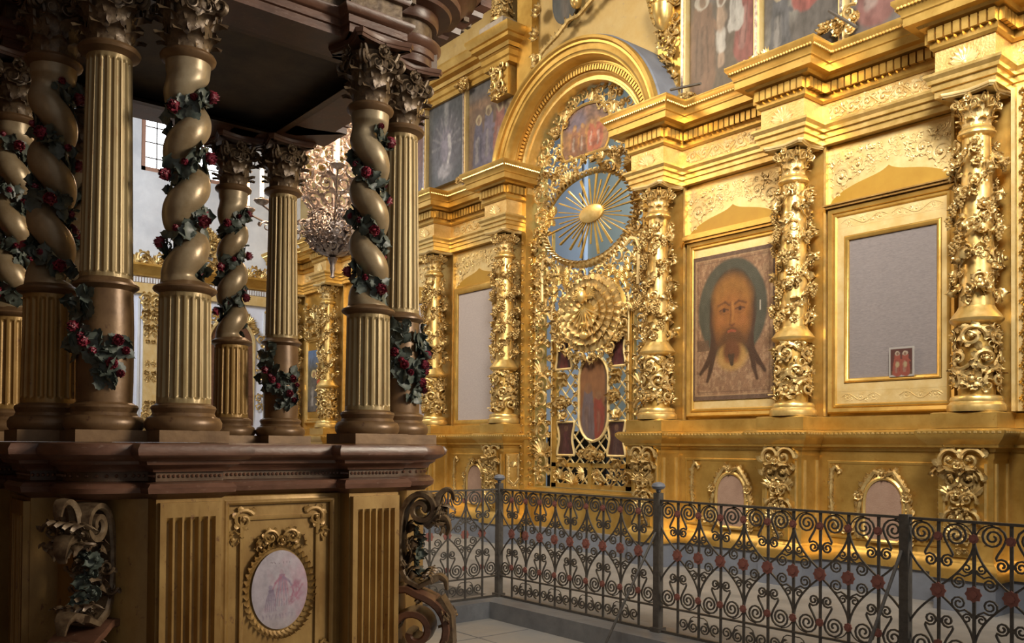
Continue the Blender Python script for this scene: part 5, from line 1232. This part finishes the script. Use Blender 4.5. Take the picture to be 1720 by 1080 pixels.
# scroll brackets at the four corners
def bracket(cx_, cy_, ang, label):
    root = thing('scroll_bracket', label, 'bracket', (cx_, cy_, .001), 'carved corner brackets of the pedestal')
    d = np.array([math.cos(ang), math.sin(ang)]); t_ = np.array([-d[1], d[0]])
    def m(V): return np.stack([cx_ + d[0] * V[:, 0] + t_[0] * V[:, 2], cy_ + d[1] * V[:, 0] + t_[1] * V[:, 2], V[:, 1]], 1)
    def ribbon(P2, hw, th):
        P2 = np.array(P2, float); T = np.gradient(P2, axis=0); T /= np.linalg.norm(T, axis=1)[:, None]; N = np.stack([-T[:, 1], T[:, 0]], 1)
        th = np.broadcast_to(th, (len(P2),)); hw = np.broadcast_to(hw, (len(P2),))
        sec = [(-1, -.6), (-.85, -1), (-.5, -.55), (0, -1.), (.5, -.55), (.85, -1), (1, -.6), (1, .6), (0, .9), (-1, .6)]
        G = np.array([[(P2[i, 0] + N[i, 0] * b * th[i], P2[i, 1] + N[i, 1] * b * th[i], a * hw[i]) for a, b in sec] for i in range(len(P2))])
        V = m(G.reshape(-1, 3)).reshape(G.shape); q = MB(); q.grid(V, cv=True)
        for k in (0, -1): q.add(V[k], None, [(0, i, i + 1) for i in range(1, 9)])
        return q
    def sp(c, r0, r1, a0, turns, n=34):
        t = np.linspace(0, 1, n); a = a0 + turns * 2 * PI * t; r = r0 + (r1 - r0) * t; return [(c[0] + r[i] * math.cos(a[i]), c[1] + r[i] * math.sin(a[i])) for i in range(n)]
    body = [(.0, .98), (-.005, 1.1), (.02, 1.24)] + sp((.13, 1.22), .095, .02, PI * .85, -1.6)
    stem = [tuple(x) for x in bez((.17, .78), (.05, .80), (.0, .9), (.01, 1.08), 10)]
    g = ribbon([(.20, .80), (.12, .765), (.05, .80)] + [tuple(x) for x in bez((.02, .85), (-.01, .95), (-.01, 1.1), (.02, 1.22), 9)] + sp((.13, 1.22), .10, .02, PI * .9, -1.55), .085, .020); part('upper_volute', g, AGEDC, root)
    g = ribbon([(-.01, .75), (.05, .755), (.12, .72)] + sp((.10, .50), .215, .03, PI * .42, -1.7, 44) , .11, .026); part('lower_volute', g, BROWN, root)
    g = MB(); e = np.eye(3)
    g2 = ribbon([(.24, .70), (.30, .60), (.31, .45), (.27, .3), (.18, .2), (.05, .15), (-.02, .13)], .07, .03); part('outer_leaf_rib', g2, AGEDC, root)
    def L(a, b, th, s_, tp=LFC, w=0.): 
        A = np.array([[math.cos(th), -math.sin(th), 0], [math.sin(th), math.cos(th), 0], [0, 0, 1]]); A2 = A @ np.array([[0, 0, 1], [0, 1, 0], [1, 0, 0]]) * s_
        g.tpl(tp, A2 * .6, (a, b, w), m); g.tpl(SC, A2 * .55 if w > 0 else A2 @ FLIP * .55, (a + .01, b, w * 1.3), m)
    for k in range(4):
        w = (-.06, -.02, .02, .06)[k]
        L(.22, 1.20, -.2 - .1 * k, .2, LFC, w); L(.22, 1.15, -1.9 + .2 * k, .18, LFC, w); L(.06, 1.02, -2.9, .16, LFL, w); L(.02, .92, -2.7, .16, LF, w); L(.14, .84, -1.2 + .2 * k, .16, LFC, w)
        L(.28, .62, -2.6 + .1 * k, .2, LFC, w * 1.3); L(.30, .44, -2.8, .18, LFC, w * 1.3); L(.1, .68, -.6, .13, LF, w); L(-.02, .6, -2.6, .2, LF, w)
    for k in range(5): g.tpl(SP, np.array([[0, 0, 1], [0, 1, 0], [1, 0, 0.]]) * .16, (.03 + .02 * (k % 2), .78 + .09 * k, .03 * (-1) ** k), m)
    part('acanthus_leaves', g, AGEDC, root)
    def smooth(pts, n=22):
        q = np.array(pts); t = np.linspace(0, 1, len(q)); u = np.linspace(0, 1, n); z = np.stack([np.interp(u, t, q[:, 0]), np.interp(u, t, q[:, 1])], 1)
        for _ in range(3): z[1:-1] = (z[:-2] + z[1:-1] * 2 + z[2:]) / 4
        return z
    for pts in ([(.15, 1.12), (.23, 1.18), (.25, 1.28), (.28, 1.35), (.35, 1.385), (.41, 1.36), (.42, 1.30)], [(.17, 1.14), (.26, 1.19), (.34, 1.17), (.37, 1.10), (.34, 1.05)], [(.18, .80), (.27, .83), (.33, .80), (.34, .73)]):
        z = smooth(pts); z = z[0] + (z - z[0]) * np.array([.62, .85]); part('curled_leaf', ribbon(z, np.linspace(.06, .018, len(z)), np.linspace(.028, .010, len(z))), AGEDC, root)
    g = MB(); r_ = rc(int(ang * 100) + 7)
    for k in range(7): g.tpl(FL if k % 2 else SP, (np.array([[0, 0, 1], [0, 1, 0], [1, 0, 0.]]) @ rot2(r_.uniform(0, 6))) * .12, (.07 + .03 * r_.random(), .86 + .045 * k, r_.uniform(-.05, .05)), m)
    part('hanging_garland', g, LEAF, root)
for sx, sy, l_ in ((1, 1, 'carved wooden scroll bracket at the pedestal corner beside the iron fence'), (1, -1, 'dark carved scroll bracket in the shadowed near corner of the pedestal'), (-1, -1, 'carved scroll bracket at the hidden rear corner of the pedestal')):
    bracket(PX + sx * .845, PY + sy * .845, math.atan2(sy, sx), l_)

# ---- columns
BASE = [(.175, 1.604), (.175, 1.665), (.165, 1.668), (.178, 1.685), (.178, 1.71), (.165, 1.728), (.150, 1.735), (.145, 1.75), (.15, 1.765), (.15, 1.775), (.135, 1.785)]
def plinth_base(mb, x, y):
    mb.box(x - .165, x + .165, y - .165, y + .165, 1.604, 1.660)
    mb.lathe([(.168, 1.660), (.178, 1.675), (.18, 1.70), (.168, 1.722), (.150, 1.730), (.143, 1.745), (.147, 1.757), (.152, 1.768), (.147, 1.78), (.132, 1.787), (.126, 1.792)], 32, (x, y, 0))
def fluted(mb, x, y, r0, r1, z0, z1, n=20, dep=.10):
    N = n * 8
    def fl(th, z):
        ph = (th / (2 * PI) * n) % 1; q = np.sqrt(np.clip(1 - ((ph - .5) / .36) ** 2, 0, 1)); e = np.clip(np.minimum(z - z0 - .02, z1 - .02 - z) / .012, 0, 1); return 1 - dep * q * e
    zs = [z0, z0 + .02, z0 + .026, z0 + .032, z0 + .04] + list(np.linspace(z0 + .06, z1 - .06, 6)) + [z1 - .04, z1 - .032, z1 - .026, z1 - .02, z1]
    mb.lathe([(r0 + (r1 - r0) * (z - z0) / (z1 - z0), z) for z in zs], N, (x, y, 0), flute=fl)
RING = lambda z, r: [(r - .005, z), (r + .006, z + .004), (r + .022, z + .014), (r + .028, z + .024), (r + .024, z + .034), (r + .004, z + .045), (r - .015, z + .06)]
def rose_bunch(rs, lv, c, n, s_, rnd):
    """c centre, n outward normal"""
    n = np.array(n, float); t_ = np.array([-n[1], n[0], 0]); up_ = np.array([0, 0, 1.])
    A = np.stack([t_, up_, n], 1)
    for k in range(6): a = k * 1.05 + rnd.random() * .4; rs.tpl(LFC, A @ rot2(a) @ np.diag([1.5, 1, 1]) * s_ * .55, np.array(c) + n * s_ * .05)
    for k in range(5): a = k * 1.26 + rnd.random(); rs.tpl(LFC, A @ rot2(a) @ np.diag([1.6, 1, 1.3]) * s_ * .38, np.array(c) + n * s_ * .15)
    for k in range(3): a = k * 2.1 + rnd.random(); rs.tpl(LFC, A @ rot2(a) @ np.diag([1.6, 1, 1.8]) * s_ * .25, np.array(c) + n * s_ * .25)
    rs.sphere(np.array(c) + n * s_ * .22, s_ * .15, 7, 5)
def leafy(lv, c, n, s_, k, rnd, spread=.4):
    n = np.array(n, float); t_ = np.array([-n[1], n[0], 0]); A = np.stack([t_, np.array([0, 0, 1.]), n], 1)
    for i in range(k):
        a = rnd.uniform(0, 6.3); lv.tpl(rnd.choice((LFL, LF, LFC)), A @ rot2(a) @ np.diag([1.35, 1, .8]) * s_ * rnd.uniform(.7, 1.1), np.array(c) + t_ * rnd.uniform(-1, 1) * s_ * spread + np.array([0, 0, 1]) * rnd.uniform(-1, 1) * s_ * spread + n * rnd.uniform(.0, .2) * s_)
def twisted_column(x, y, label, seed, hand=1, ph0=0.):
    rnd = random.Random(seed); root = thing('twisted_column', label, 'column', (x, y, 1.604), 'twisted canopy columns')
    g = MB(); plinth_base(g, x, y); part('base', g, BRONZE, root)
    g = MB(); fluted(g, x, y, .126, .120, 1.79, 2.325, 20); part('fluted_drum', g, AGEDL if seed in (2, 4) else AGED, root)
    part('drum_ring', MB().lathe(RING(2.322, .122) , 32, (x, y, 0)), BRONZE, root)
    za, zb, pitch, R_ = 2.37, 3.46, .30, .100
    zs = np.linspace(za, zb, 150); th = np.linspace(0, 2 * PI, 65)[:-1]
    env = np.clip((zs - za) / .05, 0, 1) * np.clip((zb - .05 - zs) / .09, 0, 1); ph = hand * 2 * PI * (zs - za) / pitch + ph0
    flare = .016 * np.exp(-((zs - za) / .03) ** 2) + .006 * np.exp(-((zb - zs) / .05) ** 2); rr_ = R_ + flare
    dth = (th[None, :] - ph[:, None] + PI) % (2 * PI) - PI; grv = np.exp(-(np.abs(dth) / 1.15) ** 2) * .055 * env[:, None]
    rg_ = rr_[:, None] - grv
    am = -.012 * env[:, None]; P = np.stack([x + am * np.cos(ph)[:, None] + rg_ * np.cos(th)[None], y + am * np.sin(ph)[:, None] + rg_ * np.sin(th)[None], zs[:, None] + 0 * th[None]], -1)
    part('twisted_shaft', MB().grid(P.transpose(1, 0, 2), cu=True), TWIST, root)
    for s0 in (0,):
        lv = MB(); rs = MB(); st = MB()
        t = np.linspace(za + .05, zb - .09, 90); pg = hand * 2 * PI * (t - za) / pitch + ph0 + s0; rg = R_ - .052
        Pg = np.stack([x + rg * np.cos(pg), y + rg * np.sin(pg), t], 1); st.tube(Pg, .012, 5); gs = part('garland_stem', st, LEAF, root)
        for i in range(0, 90, 2):
            n = np.array([math.cos(pg[i]), math.sin(pg[i]), 0]); q = ((i // 2) % 5) / 5.
            leafy(lv, Pg[i] + n * .022, n, .095 if (i // 2) % 5 in (1, 2, 3) else .065, 3, rnd, .35)
            if (i // 2) % 5 == 2: rose_bunch(rs, lv, Pg[i] + n * .050, n, .095, rnd)
            elif (i // 2) % 5 == 4: rose_bunch(rs, lv, Pg[i] + n * .032 + np.array([0, 0, .02]), n, .055, rnd)
        part('garland_leaves', lv, LEAF, gs); part('roses', rs, ROSE, gs)
    part('neck_ring', MB().lathe([(.10, 3.452), (.112, 3.46), (.128, 3.472), (.132, 3.486), (.124, 3.50), (.10, 3.508), (.09, 3.51)], 32, (x, y, 0)), BRONZE, root)
    cp = MB(); capital_parts(cp, .100, .31, (x, y, 3.505), rnd, 1.05); part('capital', cp, AGEDC, root)
    ab = MB(); abacus(ab, .175, 3.812, 3.85, (x, y)); part('abacus', ab, BROWN, root)
    return root
def fluted_column(x, y, label, seed, facing):
    rnd = random.Random(seed); root = thing('fluted_column', label, 'column', (x, y, 1.604), 'fluted canopy columns')
    g = MB(); plinth_base(g, x, y); part('base', g, BRONZE, root)
    part('plain_drum', MB().lathe([(.124, 1.79), (.127, 1.9), (.127, 2.15), (.121, 2.34)], 32, (x, y, 0)), BRONZE, root, 'plain bronzed lower drum')
    part('drum_ring', MB().lathe([(.118, 2.325), (.13, 2.335), (.148, 2.348), (.148, 2.358), (.13, 2.372), (.12, 2.385)], 32, (x, y, 0)), BRONZE, root)
    g = MB(); fluted(g, x, y, .119, .102, 2.38, 3.455, 20); part('fluted_shaft', g, AGEDL, root)
    lv = MB(); rs = MB()
    for a0 in facing:
        for k, (da, z, s_) in enumerate(((-.75, 2.22, .10), (-.45, 2.14, .11), (-.1, 2.07, .10), (.3, 2.02, .11), (.65, 1.97, .09), (-.3, 2.28, .08), (-.95, 2.05, .08), (.8, 2.08, .08), (.45, 1.90, .07))):
            a = a0 + da; n = np.array([math.cos(a), math.sin(a), 0]); leafy(lv, np.array([x, y, z]) + n * .128, n, s_, 9, rnd, .5)
            if k in (1, 2, 4, 7): rose_bunch(rs, lv, np.array([x, y, z]) + n * .155, n, .085, rnd); rose_bunch(rs, lv, np.array([x - n[1] * .04, y + n[0] * .04, z - .045]) + n * .15, n, .06, rnd)
    sw = part('swag_leaves', lv, LEAF, root); part('roses', rs, ROSE, sw)
    part('neck_ring', MB().lathe([(.10, 3.452), (.112, 3.46), (.136, 3.472), (.142, 3.486), (.134, 3.50), (.11, 3.508), (.09, 3.51)], 32, (x, y, 0)), BRONZE, root)
    cp = MB(); capital_parts(cp, .105, .31, (x, y, 3.505), rnd, 1.0); part('capital', cp, AGEDC, root)
    ab = MB(); abacus(ab, .18, 3.812, 3.85, (x, y)); part('abacus', ab, BROWN, root)
twisted_column(-4.3, 1.455, 'large twisted column with rose garland, next to the largest fluted column at the canopy front', 2, 1, rad(20))
twisted_column(-4.3, 2.475, 'twisted rose-garlanded column paired with the fluted column nearest the icon wall', 4, -1, rad(120))
twisted_column(-4.79, .96, 'twisted rose-garlanded column in the shadow beyond the largest fluted column', 6, -1, rad(120))
twisted_column(-5.81, .96, 'outermost twisted column, half in darkness and half out of view', 3, -1, rad(60))
twisted_column(-6.3, 2.475, 'dark twisted column at the back of the canopy against the pale side wall', 5, 1, rad(30))
twisted_column(-6.3, 1.445, 'twisted column at the back of the canopy hidden behind the largest fluted one', 7, 1, rad(20))
fluted_column(-4.48, 1.14, 'largest pale fluted column at the near corner of the canopy with a rose swag at its foot', 21, (rad(-42),))
fluted_column(-4.48, 2.79, 'fluted column at the canopy corner nearest the icon wall, with rose swag', 22, (rad(-15), rad(80)))
fluted_column(-6.13, 2.79, 'fluted column at the back of the canopy in front of the chandelier', 23, (rad(-40),))
fluted_column(-6.12, 1.14, 'fluted column at the hidden back corner of the canopy', 24, (rad(220),))

# ---- canopy top
root = thing('canopy_entablature', 'dark wooden canopy top with stepped mouldings, small dentils and a dark painted underside', 'canopy', (PX, PY, 3.85))
inner = -.27
Q_TOP = [(1.0, .33), (1.09, .33), (1.09, .68), (1.0, .68)] + [(.82 + .20 * math.cos(rad(t)), .82 + .20 * math.sin(rad(t))) for t in range(-25, 116, 10)] + [(.68, 1.0), (.68, 1.09), (.33, 1.09), (.33, 1.0)]
TP = quad(Q_TOP)
part('architrave', sweep(MB(), TP, [(inner, 3.851), (.0, 3.851), (.0, 3.895), (.012, 3.90), (.012, 3.94), (.022, 3.945), (.03, 3.955), (.045, 3.975), (.045, 3.99), (inner, 3.991)], True), BROWN, root)
g = MB(); sq = [(PX + .98, PY - .98), (PX + .98, PY + .98), (PX - .98, PY + .98), (PX - .98, PY - .98)]
sweep(g, sq, [(-.30, 3.852), (0.0, 3.852), (0.0, 3.99), (-.30, 3.99)], True); part('soffit_beam', g, DBROWN, root)
part('frieze', sweep(MB(), TP, [(inner, 3.99), (-.01, 3.99), (-.01, 4.10), (inner, 4.10)], True), AGEDC, root, 'worn pale frieze band')
part('cornice', sweep(MB(), TP, [(inner, 4.10), (.02, 4.10), (.03, 4.12), (.03, 4.165), (.10, 4.17), (.11, 4.19), (.16, 4.20), (.165, 4.235), (.19, 4.25), (.23, 4.29), (.26, 4.30), (.265, 4.33), (.30, 4.36), (.30, 4.42), (.34, 4.46), (.34, 4.50), (-.2, 4.52)], True), BROWN, root)
g = MB()
for (c, d, n_) in along(offset_path(TP, .045, True), .045, True):
    a, b = c - d * .014, c + d * .014; V = []
    for q in (a, b):
        for s_ in (-.02, .022):
            for z in (4.128, 4.163): V.append((*(q + n_ * s_), z))
    g.add(V, [(0, 1, 3, 2), (4, 6, 7, 5), (0, 4, 5, 1), (2, 3, 7, 6), (0, 2, 6, 4), (1, 5, 7, 3)])
o = part('dentil_course', g, AGEDC, root); o['kind'] = 'stuff'
g = MB()
for (c, d, n_) in along(offset_path(TP, .20, True), .075, True):
    a, b = c - d * .02, c + d * .02; V = []
    for q in (a, b):
        for s_ in (-.02, .03):
            for z in (4.262, 4.298): V.append((*(q + n_ * s_), z))
    g.add(V, [(0, 1, 3, 2), (4, 6, 7, 5), (0, 4, 5, 1), (2, 3, 7, 6), (0, 2, 6, 4), (1, 5, 7, 3)])
o = part('modillion_course', g, AGEDC, root); o['kind'] = 'stuff'
g = MB(); g.box(PX - .9, PX + .9, PY - .9, PY + .9, 3.97, 4.02); part('painted_ceiling', g, CEIL, root, 'dark painted cloudy ceiling')
